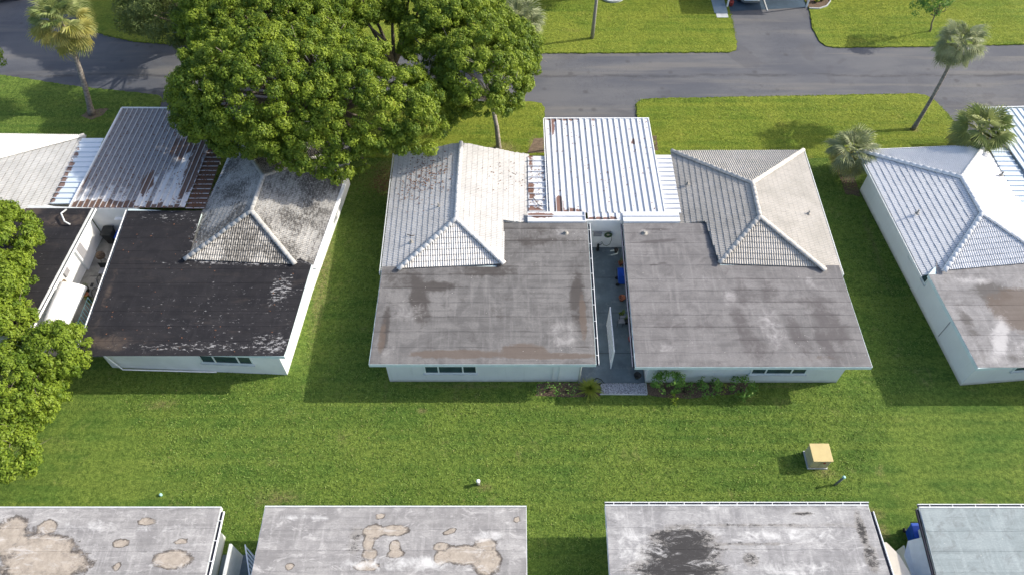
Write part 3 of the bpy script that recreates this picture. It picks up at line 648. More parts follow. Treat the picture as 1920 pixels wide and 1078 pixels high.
m = MB(); m.box(-11.62, 27.2, 2.1, -11.4, 30.2, 2.2); m.build('pipe_run', M['white'], HL)
window(HL, (-17.1, 21.04), (-14.2, 20.905), 1.05, 2.0, (-.04, -1))
m = MB(); m.tube([(-22.2, 20.9, 2.5), (-22.0, 21.1, .5), (-21.9, 21.1, .12), (-16.6, 20.95, .1)], .04, 8); m.build('downspout', M['white'], HL)
gutter(HL, (-23.12, 20.9), (-23.5, 30.8), Z-.02, straps=0, side=1, w_=.1)

# ---- far-left house, black felt and pale tiles
HF = thing('house', (-31, 26, 0), 'white walled house at the left edge with black flat roof behind the bright leafy trees', 'house')
m = MB(); m.prism([(-38, 21.9), (-26.75, 21.9), (-26.2, 30.9), (-29.4, 31.5), (-29.1, 36.6), (-38, 37.2)], 0, 2.45); m.build('wall', M['wall_white'], HF)
flat_slab(HF, [(-39, 21.7), (-26.3, 21.7), (-25.65, 30.93), (-29.95, 31.15), (-39, 31.3)], 2.452, 2.69, M['trim'])
sheet_roof(HF, [(21.72, -38.98, -26.34), (30.9, -38.98, -25.72)], Z, M['felt_black'], lambda x, y: (x*0, mx(ell(x, y, -29.6, 30.6, 1.0, .5), ell(x, y, -27.0, 30, 1.5, .6)*.7, ell(x, y, -27, 23, .6, 1)), ell(x, y, -28, 28.2, .5, .2)*.7))
gutter(HF, (-26.28, 21.7), (-25.63, 30.9), Z, straps=0, side=-1, w_=.16)
m = MB(); m.tube([(-27.15, 30.7, 2.8), (-27.2, 30.2, 3.0), (-26.8, 29.6, 2.95), (-26.5, 29.5, 2.8)], .05, 8); m.build('vent_pipe', M['trim'], HF)
r0, r1 = (-33.3, 30.2, 3.75), (-33.3, 33.6, 3.75)
tile_roof(HF, [[(-28.75, 31.2, ze), (-28.45, 37.7, ze), r1, r0, (-30.2, 30.6, 2.8)],
               [(-28.45, 37.7, ze), (-38.2, 37.9, ze), r1], [(-38.2, 37.9, ze), (-38.2, 27.4, ze), r0, r1], [(-37.9, 27.5, 2.73), (-30.2, 27.5, 2.73), r0]],
          [(r0, r1), ((-28.5, 37.6, ze+.04), r1), ((-38.2, 37.8, ze+.04), r1)], M['tile_far'], M['cap_white'], maxn=200)
m = MB()                                   # curved white awning over the courtyard side
vs = []; fs = []
for j in range(2):
    yy = (22.6, 25.7)[j]
    for i in range(9): a = R(10 + 80*i/8); vs.append((-26.35 + (1.45 + .15*j)*math.sin(a), yy, 2.0 - .5 + .62*math.cos(a)+.1))
for i in range(8): fs.append((i, i+1, i+10, i+9))
m.add(vs, fs, True); o = m.build('awning', M['wall_white'], HF); md = o.modifiers.new('s', 'SOLIDIFY'); md.thickness = .05
m = MB(); m.box(-26.5, 28.2, .05, -26.2, 29.6, 2.1); o = m.build('door', M['white'], HF); m = MB(); m.box(-26.19, 28.35, .9, -26.175, 28.95, 1.9); m.build('door_screen', M['greyc'], o)
m = MB(); m.box(-26.55, 26.6, 1.4, -26.34, 27.1, 1.9); m.build('meter_box', M['greyc'], HF); m = MB(); m.box(-26.55, 26.1, 1.2, -26.36, 26.4, 1.5); m.build('meter_box', plain('brown_box', (.2, .16, .12)), HF)

# ---- left carport, soiled
CL = thing('carport', (-23.3, 35.5, 0), 'grimy ribbed metal carport roof littered with dead leaves beside the big tree', 'carport')
def s4(x, y):
    dk = np.clip(1.35 - np.clip((36.2 - y)/4.5, 0, 1)*1.05, 0, 1.3)
    dk = dk * (1 - ell(x, y, -21.2, 33.2, 1.0, 2.6, -12)*.9)
    br = mx(ell(x, y, -25.6, 31.2, 2.0, .45), ell(x, y, -22.9, 33.0, .35, 1.2, 0), ell(x, y, -20.4, 34.2, .5, 2.4), ell(x, y, -21.3, 36.3, .8, 1.0)*.8, ell(x, y, -22, 31.1, 3, .22), ell(x, y, -27, 34, .12, 1.6)*.9)
    return dk, br, x*0
pans(CL, -27.1, -20.1, 20, 31.0, 40.1, 2.62, M['pan_dirty'], fn=s4, skew=(0, .45), rib=.06)
pans(CL, 31.4, 37.3, 13, -28.55, -27.1, 2.5, M['pan_blue'], axis='x', fn=lambda x, y: (x*0, mx(ell(x, y, -28.5, 34, .25, 2.5)*.7, x*0), x*0))
pans(CL, 31.0, 37.0, 15, -20.05, -18.9, 2.5, M['pan_dirty'], axis='x', fn=lambda x, y: (x*0+.8, x*0+.85, x*0))
m = MB(); m.beam((-26.7, 40.14, 2.70), (-19.5, 40.1, 2.70), .06, .2); m.beam((-27.15, 31.0, 2.69), (-26.72, 40.1, 2.69), .07, .2); m.build('edge_beam', M['white'], CL)
for x in (-26.4, -20.2):
    for y in (37.4, 39.8): m = MB(); m.box(x-.05, y-.05, -.1, x+.05, y+.05, 2.6); m.build('post', M['white'], CL)
CWL = thing('courtyard_wall', (-24.7, 31.0, 0), 'shaded wall closing the cluttered left courtyard behind the black bin', 'wall')
m = MB(); m.box(-26.2, 30.98, 0, -22.95, 31.1, 2.6); m.build('wall_panel', M['wall_white'], CWL)

# ---- right house
HR = thing('house', (30, 26, 0), 'house at the right edge with bright white tile roof and long shaded side wall', 'house')
m = MB(); m.prism([(24.95, 20.16), (36, 21.1), (35, 35.9), (23.38, 34.95)], 0, 2.45); m.build('wall', M['wall'], HR)
flat_slab(HR, [(24.42, 19.69), (36.6, 20.6), (36.2, 27), (24.4, 26.4), (23.85, 25.86)], 2.452, 2.69, M['fascia'])
def s5(x, y):
    dark = mx(ell(x, y, 27.0, 24.6, 1.0, .8), ell(x, y, 24.9, 22.5, .35, 1.6, 5)*.6, ell(x, y, 26.9, 20.3, 1.2, .3)*.6)
    return dark*.9, mx(ell(x, y, 28.3, 23.4, 1.8, 1.5), ell(x, y, 30, 22, 2, 1.6))*.95, mx(ell(x, y, 26.3, 21.6, .5, 1.6, -25), ell(x, y, 26.2, 25.4, 1.2, .3)*.7, ell(x, y, 28, 21.2, 1.5, .3)*.7)
sheet_roof(HR, [(19.75, 24.43, 36.5), (20.4, 24.38, 36.55), (25.85, 23.83, 36.2)], Z, M['felt_r'], s5); sheet_roof(HR, [(25.85, 24.3, 36.2), (26.9, 24.6, 36.15)], Z, M['felt_r'], s5)
r0, r1 = (27.7, 29.53, 3.72), (27.55, 32.44, 3.72)
tile_roof(HR, [[(22.8, 36.2, ze), (23.68, 26.0, ze), (24.75, 26.05, 2.75), r0, r1],
               [(24.8, 26.1, 2.74), (31.2, 26.8, 2.74), r0],
               [(32.4, 26.9, ze), (31.2, 36.7, ze), r1, r0, (31.2, 26.8, 2.74)],
               [(31.2, 36.7, ze), (22.8, 36.2, ze), r1]],
          [(r0, r1), ((24.7, 25.95, 2.78), r0), ((31.2, 26.75, 2.78), r0), ((31.15, 36.6, ze+.04), r1), ((22.85, 36.1, ze+.04), r1)], M['tile_bright'], M['cap_bright'])
m = MB(); m.beam((23.6, 25.9, ze+.03), (22.7, 36.25, ze+.03), .05, .22); m.beam((22.7, 36.28, ze+.03), (31.2, 36.8, ze+.03), .05, .2); m.build('eave_board', M['trim'], HR)
n_ = (-1, -.11)
window(HR, (23.72, 31.7), (23.79, 31.1), 1.5, 2.1, n_, nmull=(.5,)); window(HR, (24.1, 28.2), (24.32, 26.1), 1.35, 2.15, n_, nmull=(.5,)); window(HR, (27.2, 20.35), (30.4, 20.62), 1.25, 2.0, (.08, -1))
m = MB(); m.tube([(24.62, 23.2, .3), (24.6, 23.2, 1.9)], .02, 6); m.build('conduit', M['greyc'], HR)
vent(HR, 24.5, 30.3, 2.9, .3); vent(HR, 31.0, 33.7, 2.7, .3)
CR = thing('carport', (34.5, 37.5, 0), 'pale blue ribbed carport roof at the right edge behind a short palm', 'carport')
pans(CR, 32.1, 39.5, 18, 31.2, 40.1, 2.62, M['pan_blue'], skew=(.9, 0), rib=.06)
pans(CR, 31.2, 36.4, 12, 31.35, 32.5, 2.5, M['pan_blue'], axis='x')
m = MB(); m.beam((32.05, 40.13, 2.70), (39.5, 40.4, 2.70), .06, .2); m.build('edge_beam', M['white'], CR)
for x in (32.4, 38.8): m = MB(); m.box(x-.05, 39.5, -.1, x+.05, 39.6, 2.6); m.build('post', M['white'], CR)

# ---- bottom row
def rowhouse(name_label, x0, x1, x0b, x1b, yt, mat, fn, gut=None):
    h = thing('house', ((x0+x1)/2, 6, 0), name_label, 'house')
    m = MB(); m.prism([(x0b+.5, 0), (x1b-.5, 0), (x1-.5, yt-.55), (x0+.5, yt-.55)], 0, 2.45); m.build('wall', M['wall'], h)
    flat_slab(h, [(x0b, -.5), (x1b, -.5), (x1, yt), (x0, yt)], 2.452, 2.69, M['trim'])
    m = MB(); m.beam((x0, yt-.02, 2.735), (x1, yt-.02, 2.735), .06, .05); m.build('drip_edge', M['trim'], h)
    sheet_roof(h, [(3.5, x0b+.03, x1b-.03), (yt-.05, x0+.03, x1-.03)], Z, mat, fn, seam=.16)
    return h
def b1(x, y):
    g_ = mx(ell(x, y, -21.3, 11.35, .42, .35), ell(x, y, -21.2, 10.4, 1.5, .6), ell(x, y, -22.9, 10.9, .8, .9), ell(x, y, -20.8, 9.7, 1.9, .8), ell(x, y, -16.8, 11.62, .4, .17), ell(x, y, -17.72, 10.62, .38, .2), ell(x, y, -15.2, 9.9, .85, .42), ell(x, y, -17.6, 9.6, .18, .2), ell(x, y, -15.0, 10.7, .3, .12))
    return ell(x, y, -21.3, 9.6, .3, .5, 30)*.5*0, g_, mx(ell(x, y, -19.5, 11.4, 1.5, .3)*.5, ell(x, y, -16, 11.3, 1.8, .2)*.5)
B1 = rowhouse('bottom left house roof with large sandy worn patches', -36, -13.55, -36, -13.5, 12.3, M['felt_pale'], b1)
gutter(B1, (-13.5, 3), (-13.55, 12.1), Z, straps=10, side=-1, w_=.16)
def b2(x, y):
    g_ = mx(ell(x, y, -6.1, 11.85, .25, .1), ell(x, y, -6.3, 11.15, .5, .3), ell(x, y, -5.4, 11.2, .7, .25), ell(x, y, -6.5, 10.65, .25, .35), ell(x, y, -6.4, 10.15, .35, .25), ell(x, y, -5.3, 10.5, .25, .25), ell(x, y, -5.25, 10.15, .4, .18), ell(x, y, -6.5, 9.6, .6, .2), ell(x, y, -2.85, 11.15, .35, .12, 20), ell(x, y, -3.2, 10.5, .35, .16), ell(x, y, -2.1, 10.1, 1.2, .42), ell(x, y, -1.2, 10.6, .5, .25), ell(x, y, -1.1, 9.8, .6, .6), ell(x, y, -3.2, 9.95, .3, .3), ell(x, y, .22, 11.7, .15, .12), ell(x, y, -9.9, 9.6, .2, .15))
    return ell(x, y, -7.1, 10.7, .4, .7)*.35, g_, mx(ell(x, y, -5, 9.7, 3, .35)*.7, ell(x, y, -1, 11, .9, .3)*.6, ell(x, y, -9.5, 11.8, 1.6, .15)*.6)
B2 = rowhouse('second bottom house roof with sandy ring-shaped worn patches', -11.52, .68, -11.6, .66, 12.34, M['felt_pale'], b2)
def b3(x, y):
    dk = mx(ell(x, y, 7.8, 10.9, 1.3, .35), ell(x, y, 7.6, 10.2, 1.6, .6), ell(x, y, 7.4, 9.5, 1.9, .5), ell(x, y, 16.0, 11.2, .2, .8)*.7, ell(x, y, 16.1, 10, .3, .6)*.62, ell(x, y, 13.5, 12.0, .5, .07)*.8, ell(x, y, 11, 11.5, 4.5, .05)*.65, ell(x, y, 10.5, 10.55, 4.5, .05)*.65, ell(x, y, 10.7, 9.9, .35, .3)*.55)
    return dk, x*0, mx(ell(x, y, 12.5, 11, 3, .3)*.6, ell(x, y, 5.5, 10.5, 1, 1)*.6, ell(x, y, 12.5, 9.5, 2, .4)*.6)
B3 = rowhouse('third bottom house roof, chalky white with a burnt-looking black stain', 4.34, 16.63, 4.2, 16.95, 12.4, M['felt_white'], b3)
gutter(B3, (4.34, 12.4), (16.7, 12.4), Z, straps=15, w_=.13); gutter(B3, (16.95, 3), (16.66, 12.1), Z, straps=0, side=-1, w_=.14)
B4 = rowhouse('bottom right house with clean blue-grey flat roof', 18.96, 36, 18.3, 36.5, 12.3, M['felt_blue'], lambda x, y: (x*0, x*0, ell(x, y, 23.3, 9.6, .5, .4)*.9))
gutter(B4, (18.96, 12.3), (36, 12.3), Z, straps=16, w_=.13); gutter(B4, (18.35, 3), (18.96, 12.2), Z, mat=M['darkgap'], straps=0, side=1, w_=.14)

# ---- houses beyond the road (mostly above the frame)
def farhouse(x0, x1, y0, y1, label, mat):
    h = thing('house', ((x0+x1)/2, (y0+y1)/2, 0), label, 'house')
    m = MB(); m.prism([(x0+.5, y0+.5), (x1-.5, y0+.5), (x1-.5, y1-.5), (x0+.5, y1-.5)], 0, 2.45); m.build('wall', M['wall'], h)
    cx = (x0+x1)/2; r0, r1 = (cx, y0+4, 3.7), (cx, y1-4, 3.7); m = MB()
    m.add([(x0, y0, 2.4), (x1, y0, 2.4), (x1, y1, 2.4), (x0, y1, 2.4), r0, r1], [(0,1,4), (1,2,5,4), (2,3,5), (3,0,4,5), (0,3,2,1)]); m.build('roof', mat, h)
    m = MB(); m.box(x0, y0-.04, 2.2, x1, y0-.004, 2.42); m.build('fascia', M['fascia'], h)
    window(h, (cx-1.4, y0+.5), (cx+1.4, y0+.5), 1.1, 2.1, (0, -1)); return h
farhouse(-8, 5.5, 57.6, 68, 'house across the road above the top edge behind the fan palm', M['tile_far'])
farhouse(8.5, 16.7, 58.2, 69, 'house across the road left of the far carport', M['tile_far'])
farhouse(25.2, 36, 58.4, 69, 'house across the road right of the far carport', M['tile_far'])
CF = thing('carport', (21.3, 60, 0), 'carport across the road with dark sealed floor and a car inside', 'carport')
pans(CF, 18.0, 24.8, 18, 55.75, 65.5, 2.62, M['pan_white'])
m = MB(); m.beam((17.95, 55.7, 2.7), (24.85, 55.7, 2.7), .06, .2); m.build('edge_beam', M['white'], CF)
for x in (18.0, 24.65): m = MB(); m.box(x-.06, 55.85, -.1, x+.06, 55.97, 2.6); m.build('post', M['white'], CF)

# ------------------------------------------------------------------ vegetation
def leaf_mesh(name, mat, P_, Nn, size, tint, aspect=.55, up=None):
    """P_: leaf centres, Nn: outward directions; every leaf is a small folded blade of two triangles"""
    n = len(P_); r1 = rng.normal(size=(n, 3)); T = np.cross(Nn, r1); T /= np.linalg.norm(T, axis=1)[:, None] + 1e-9
    B = np.cross(Nn, T); s_ = (size * rng.uniform(.7, 1.3, n))[:, None]
    v = np.empty((n, 4, 3)); v[:, 0] = P_ - T*s_; v[:, 1] = P_ - B*s_*aspect + Nn*s_*.12; v[:, 2] = P_ + T*s_; v[:, 3] = P_ + B*s_*aspect + Nn*s_*.12
    me = bpy.data.meshes.new(name); me.vertices.add(n*4); me.vertices.foreach_set('co', v.astype(np.float32).ravel())
    me.loops.add(n*4); me.polygons.add(n)
    me.loops.foreach_set('vertex_index', np.arange(n*4, dtype=np.int32)); me.polygons.foreach_set('loop_start', np.arange(0, n*4, 4, dtype=np.int32)); me.polygons.foreach_set('loop_total', np.full(n, 4, np.int32))
    me.update(calc_edges=True); me.materials.append(mat)
    a = me.attributes.new('tint', 'FLOAT_COLOR', 'POINT'); c = np.ones((n, 4, 4), np.float32)
    c[:, :, 0] = np.clip(tint[:, 0], 0, 1)[:, None]; c[:, :, 1] = tint[:, 1][:, None]; a.data.foreach_set('color', c.ravel()); return me
def puffs_on(lobes, n, avoid=None, under=.35, rad=(.45, .85)):
    """clump centres scattered over the skin of a set of ellipsoid lobes"""
    vol = [l[3]*l[4] + l[4]*l[5] + l[3]*l[5] for l in lobes]; out = []; tries = 0
    while len(out) < n and tries < n*40:
        tries += 1; l = random.choices(lobes, vol)[0]
        d = Vector((random.gauss(0, 1), random.gauss(0, 1), random.gauss(0, 1))).normalized()
        if d.z < -under: continue
        if d.z < 0 and random.random() < .5: continue
        k = random.uniform(.80, 1.05); p = Vector((l[0] + d.x*l[3]*k, l[1] + d.y*l[4]*k, l[2] + d.z*l[5]*k))
        if any(((p.x-m[0])/m[3])**2 + ((p.y-m[1])/m[4])**2 + ((p.z-m[2])/m[5])**2 < .60 for m in lobes if m is not l): continue
        if avoid and any(((p - Vector(a)).cross((Vector(b)-Vector(a)).normalized())).length < r_ for a, b, r_ in avoid): continue
        nrm = Vector((d.x/l[3], d.y/l[4], d.z/l[5])).normalized()
        out.append((p, nrm, random.uniform(*rad)))
    return out
def crown_mesh(name, mat, pf, per, leaf, yel=.03, flat=.8):
    PP = []; NN = []; TT = []
    for p, nrm, r_ in pf:
        k = int(per * (r_/.6)**2); d = rng.normal(size=(k, 3)); d += np.array(nrm)*.45; d /= np.linalg.norm(d, axis=1)[:, None]
        rr = r_*rng.uniform(.45, 1.0, k)**.6; lump = 1 + .22*np.sin(d[:, 0]*6 + p.x*3)*np.cos(d[:, 1]*7 + p.y*2)
        q = np.array(p) + d*(rr*lump)[:, None]*np.array([1, 1, flat]); PP.append(q)
        nn = d*.9 + rng.normal(size=(k, 3))*.4 + np.array([0, 0, .2]); nn /= np.linalg.norm(nn, axis=1)[:, None]; NN.append(nn)
        base = random.gauss(.5, .24); y_ = 1.0 if random.random() < yel else 0.
        TT.append(np.stack([base + rng.normal(0, .16, k), np.maximum(rng.random(k)*.93, y_*rng.random(k)*1.0)], 1))
    P_, N_, T_ = np.concatenate(PP), np.concatenate(NN), np.concatenate(TT)
    return leaf_mesh(name, mat, P_, N_, leaf, T_)
def limb_set(base, lobes, pf, r0, fork, mat_mb, n=14):
    """tapered trunk up to the fork, then limbs out to a sample of clumps"""
    m = mat_mb; base = Vector(base); fork = Vector(fork)
    mid = base.lerp(fork, .5) + Vector((random.uniform(-.15, .15), random.uniform(-.15, .15), 0))
    m.tube([base - Vector((0,0,.1)), base + Vector((0,0,.25)), mid, fork], [r0*1.45, r0*1.1, r0*.92, r0*.8], 10)
    for p, nrm, r_ in random.sample(pf, min(n, len(pf))):
        a = fork.lerp(p, .35) + Vector((random.uniform(-.4, .4), random.uniform(-.4, .4), random.uniform(-.1, .6))); b = fork.lerp(p, .7) + Vector((random.uniform(-.4, .4), random.uniform(-.4, .4), random.uniform(0, .5)))
        m.tube([fork, a, b, p], [r0*.55, r0*.38, r0*.2, r0*.06], 6)
        for k in range(3):
            q = b.lerp(p, random.random()) ; e = q + Vector((random.uniform(-1, 1), random.uniform(-1, 1), random.uniform(0, .9)))
            m.tube([q, q.lerp(e, .5) + Vector((0, 0, .1)), e], [r0*.13, r0*.08, r0*.03], 5)
def tree(name, base, lobes, npuff, per, leaf, mat, label, r0, fork, bark='bark', rad=(.45, .85), avoid=None, yel=.03, limbs=14, inner=0, cat='tree'):
    t = thing(name, base, label, cat); pf = puffs_on(lobes, npuff, avoid, rad=rad)
    m = MB(); limb_set(base, lobes, pf, r0, fork, m, limbs); m.build('trunk', M[bark], t)
    if inner:                              # sparser clumps inside, so that gaps look into shade and not to nothing
        pf = pf + [(Vector((l[0], l[1], l[2])) + (p - Vector((l[0], l[1], l[2]))) * random.uniform(.45, .75), nrm, r_) for l in lobes for p, nrm, r_ in random.sample(pf, int(inner/len(lobes))) if (p - Vector(l[:3])).length < max(l[3:6])*1.1]
    me = crown_mesh('crown', mat, pf, per, leaf, yel); o = bpy.data.objects.new('crown', me); link(o, t, (0, 0, 0)); o['kind'] = 'stuff'
    return t
gap = [((-9.3, 48.6, 0), (-7.0, 37.2, 9.2), .72), ((-8.2, 47.2, 0), (-6.4, 37.6, 8.4), .4), ((-11.4, 51.5, 0), (-9.6, 45.5, 5.), .35)]
tree('oak_tree', (-11.5, 39.5, 0), [(-14.3, 37.6, 6.4, 5.6, 5.2, 3.6), (-9.6, 36.4, 6.0, 4.9, 4.0, 3.4), (-18.2, 38.0, 5.6, 3.2, 4.0, 3.0), (-15.5, 42.0, 6.6, 5.5, 3.2, 3.2), (-18.5, 44.6, 6.4, 4.2, 2.6, 2.8), (-11.5, 33.8, 5.0, 3.2, 2.2, 2.2), (-15.6, 35.0, 5.2, 2.8, 2.2, 2.4), (-6.4, 35.6, 5.9, 2.6, 2.4, 2.6)],
     2000, 430, .078, M['leaf'], 'biggest tree, a broad dense green crown spreading over the mossy roof and the road', .42, (-11.8, 39.2, 3.2), rad=(.16, .56), avoid=gap, limbs=46, inner=160)
tree('oak_tree', (-6.5, 43.7, 0), [(-11.2, 45.5, 7.0, 3.2, 2.4, 2.6), (-4.6, 45.4, 6.8, 4.2, 2.2, 2.6), (-7.6, 46.6, 7.3, 3.4, 2., 2.2)],
     760, 430, .078, M['leaf'], 'green tree at the top edge with a bare forked limb showing in the gap', .3, (-8.3, 43.9, 3.4), rad=(.16, .54), avoid=gap, limbs=9, inner=60)
tree('oak_tree', (-.94, 39.0, 0), [(-1.7, 38.6, 6.6, 2.9, 3.4, 2.6), (-3.6, 42.0, 6.6, 3.6, 2.8, 2.6), (-.2, 41.6, 6.0, 2.0, 2.2, 2.2), (-4.2, 37.4, 5.2, 1.6, 1.6, 1.5)],
     900, 430, .076, M['leaf'], 'green tree whose straight grey trunk stands behind the white gabled roof', .17, (-1.35, 39.1, 4.0), bark='bark_grey', rad=(.16, .5), avoid=gap, yel=.07, limbs=22, inner=60)
tree('oak_tree', (-26.3, 21.2, 0), [(-25.7, 17.9, 2.8, 2.8, 2.5, 2.0), (-23.9, 20.4, 3.2, 1.7, 1.4, 1.3), (-25.4, 15.0, 2.5, 2.1, 1.5, 1.4), (-27.6, 21.6, 3.4, 2.0, 2.2, 1.5)],
     720, 430, .076, M['leaf_light'], 'bright green leafy tree at the left edge leaning over the back lawn', .14, (-25.6, 18.9, 2.0), rad=(.15, .46), yel=.1, limbs=18, inner=40)
tree('oak_tree', (-29.4, 23.6, 0), [(-29.0, 27.0, 4.5, 2.2, 2.1, 1.7), (-28.5, 24.2, 4.0, 2.1, 2.3, 1.6)],
     360, 430, .076, M['leaf_light'], 'bright green tree at the left edge overhanging the black flat roof', .14, (-29.2, 24.4, 2.6), rad=(.15, .46), yel=.08, limbs=14, inner=30)
tree('feathery_tree', (-24.5, 51.8, 0), [(-24.2, 46.8, 4.8, 3.2, 2.6, 2.2), (-22.0, 47.6, 6.2, 3.0, 2.0, 2.0), (-27, 49.6, 3.4, 2.4, 2, 1.6)],
     150, 200, .07, M['leaf_soft'], 'pale feathery tree left of the biggest tree, hanging over the road', .2, (-24.3, 49.4, 3.2), rad=(.4, .9), limbs=22)
tree('oak_tree', (-19.5, 55.5, 0), [(-19.5, 55.2, 8.4, 5.6, 3.8, 3.2)], 180, 260, .13, M['leaf'], 'tree beyond the road above the frame, shading the road bend', .35, (-19.5, 55.4, 4), rad=(.5, 1.), limbs=10)
tree('oak_tree', (-26.5, 57.5, 0), [(-26.5, 57.2, 7.6, 5.2, 3.8, 3.)], 170, 260, .13, M['leaf'], 'tree in the far lawn above the frame at the road junction', .35, (-26.5, 57.4, 4), rad=(.5, 1.), limbs=10)
tree('feathery_tree', (-39.6, 45.3, 0), [(-38.2, 44.2, 3.8, 1.9, 1.8, 1.4)], 40, 180, .08, M['leaf_light'], 'tips of a leafy tree poking in at the upper left edge', .12, (-38.9, 44.8, 2.2), rad=(.3, .6), limbs=8)
tree('young_tree', (33.84, 52.5, 0), [(32.9, 51.7, 2.9, 1.25, 1.1, .85), (31.9, 51.9, 2.5, .8, .7, .6), (33.6, 52.4, 3.6, .9, .8, .7)], 34, 110, .09, M['leaf_shrub'],
     'small thin tree on the lawn beyond the road, upper right', .06, (33.4, 52.2, 1.6), rad=(.28, .5), limbs=12)

def fan_leaf(name, r_=.75, stem=.9, nb=26, droop=.35, spread=120):
    """fan palm leaf: stem along +X, then pointed blades in a folded fan, tips drooping"""
    vs = []; fs = []; w_ = .018
    vs += [(0, -w_, 0), (0, w_, 0), (stem*.55, w_, .10), (stem*.55, -w_, .10), (stem, w_*.7, .09), (stem, -w_*.7, .09)]; fs += [(0, 1, 2, 3), (3, 2, 4, 5)]
    for i in range(nb):
        a = R(-spread + 2*spread*(i+.5)/nb); L = r_*(1 - .28*abs(a)/R(spread))*random.uniform(.9, 1.08); c, s_ = math.cos(a), math.sin(a)
        hw = .5*L*R(2*spread/nb)*.36; px, py = -s_, c; o_ = (stem, 0, .09); z1 = .04*(1 if i % 2 else -1)
        b = len(vs); L1, L2 = L*.5, L*.82
        vs += [o_, (stem+c*L1+px*hw, s_*L1+py*hw, .09+z1-droop*.10), (stem+c*L1-px*hw, s_*L1-py*hw, .09-z1-droop*.10),
               (stem+c*L2+px*hw*.5, s_*L2+py*hw*.5, .09-droop*.32), (stem+c*L2-px*hw*.5, s_*L2-py*hw*.5, .09-droop*.32), (stem+c*L, s_*L, .09-droop*.75)]
        fs += [(b, b+1, b+2), (b+1, b+3, b+4, b+2), (b+3, b+5, b+4)]
    return MB().add(vs, fs)
FM = {k: [fan_leaf('frond', droop=d).mesh('frond', M[k]) for d in (.25, .45, .7)] for k in ('frond', 'frond_old', 'frond_grey')}
def palm(base, top, label, n=34, size=1., old=.3, mat='frond', r_=.13, down=-70, cat='palm'):
    t = thing('palm_tree', base, label, cat); b, p = Vector(base), Vector(top); m = MB(); L = (p-b).length; k = max(4, int(L/.35)); pts = []; rs = []
    for i in range(k+1):
        f = i/k; q = b.lerp(p, f); bow = math.sin(f*math.pi)*L*.025; q += Vector((bow, bow*.3, 0)); pts.append(q); rs.append(r_*(1.35 - .6*min(1, f*6)*.5 - .25*f) * (1 + .06*math.sin(i*2.3)))
    m.tube(pts, rs, 9); m.build('trunk', M['palmbark'], t)
    for i in range(n):
        f = (i+.5)/n; el = 80 + (down-80)*f**.8 + random.uniform(-8, 8); az = i*137.5 + random.uniform(-15, 15)
        key = 'frond_old' if f > 1-old and random.random() < .75 else mat
        me = random.choice(FM[key]); s_ = size*random.uniform(.82, 1.12)*(.8 if el > 60 else 1)
        inst('frond', me, t, p + Vector((0, 0, random.uniform(-.15, .15))), (random.uniform(-.35, .35), R(-el), R(az)), (s_, s_, s_))
    return t
palm((-30.76, 42.52, 0), (-30.5, 44.4, 6.5), 'tall palm with yellowing crown leaning over the left lawn', n=74, size=1.45, old=.62, r_=.19)
palm((28.85, 40.92, 0), (29.55, 42.1, 6.4), 'tall slender leaning palm on the lawn right of the middle carport', n=60, size=1.1, old=.12, mat='frond_grey', r_=.13)
palm((.4, 50.5, 0), (.35, 49.2, 2.9), 'fan palm beside the grey light pole, half behind a green tree', n=56, size=1.5, old=.15, mat='frond_grey', r_=.15)
palm((22.8, 36.4, 0), (22.55, 36.5, 2.0), 'bushy short palm at the corner of the bright white roof', n=54, size=1.15, old=.3, mat='frond_grey', r_=.16, down=-60)
palm((31.1, 37.9, 0), (31.0, 37.6, 2.9), 'full short palm between the bright white roof and the right carport', n=62, size=1.4, old=.3, mat='frond', r_=.17)
palm((8.54, 57.5, 0), (8.7, 57.8, 5.2), 'palm in the round kerb ring across the road, crown out of the frame', n=34, size=1.1, r_=.14)
def shrub(name, x, y, z0, rx, ry, h, n, per, leaf, mat, label, rad=(.12, .22), cat='shrub', grp=None):
    t = thing(name, (x, y, z0), label, cat, grp); pf = puffs_on([(x, y, z0 + h*.5, rx, ry, h*.5)], n, rad=rad, under=.8)
    me = crown_mesh('foliage', mat, pf, per, leaf, .08, 1.); o = bpy.data.objects.new('foliage', me); link(o, t, (0, 0, 0)); o['kind'] = 'stuff'
    m = MB()
    for p, nn, r_ in pf[:6]: m.tube([(x + random.uniform(-.05, .05), y, z0), (x + (p.x-x)*.4, y + (p.y-y)*.4, z0 + (p.z-z0)*.6), p], [.018, .013, .006], 5)
    m.build('stem', M['stick'], t); return t
SL = M['leaf_shrub']
shrub('shrub', 8.5, 19.85, 0, .85, .5, 1.75, 64, 170, .07, SL, 'tallest dark shrub against the wall by the stone bed')
shrub('shrub', 8.75, 19.2, 0, .32, .3, .6, 11, 110, .07, M['leaf_light'], 'pale sprawling shrub at the lawn edge below the tallest shrub', rad=(.08, .16))
shrub('shrub', 9.5, 19.75, 0, .5, .42, .8, 22, 110, .06, SL, 'low shrub right of the tallest shrub')
shrub('shrub', 10.8, 19.75, 0, .62, .52, 1.05, 44, 120, .07, SL, 'round green shrub left of the roundest shrub by the wall')
shrub('shrub', 11.5, 19.85, 0, .28, .25, .6, 10, 90, .06, M['leaf_spiky'], 'small brownish shrub between the two round green shrubs')
shrub('shrub', 12.6, 19.72, 0, .72, .58, 1.1, 52, 130, .07, SL, 'roundest green shrub nearest the window of the beige tiled house')
shrub('shrub', 1.9, 19.75, 0, .6, .4, .6, 28, 90, .06, SL, 'low mixed shrub left end of the bed by the downspout', rad=(.08, .18))
shrub('shrub', 3.0, 19.75, 0, .6, .4, .6, 28, 90, .06, SL, 'low flowering shrub between the bed end and the spiky plant', rad=(.08, .18))
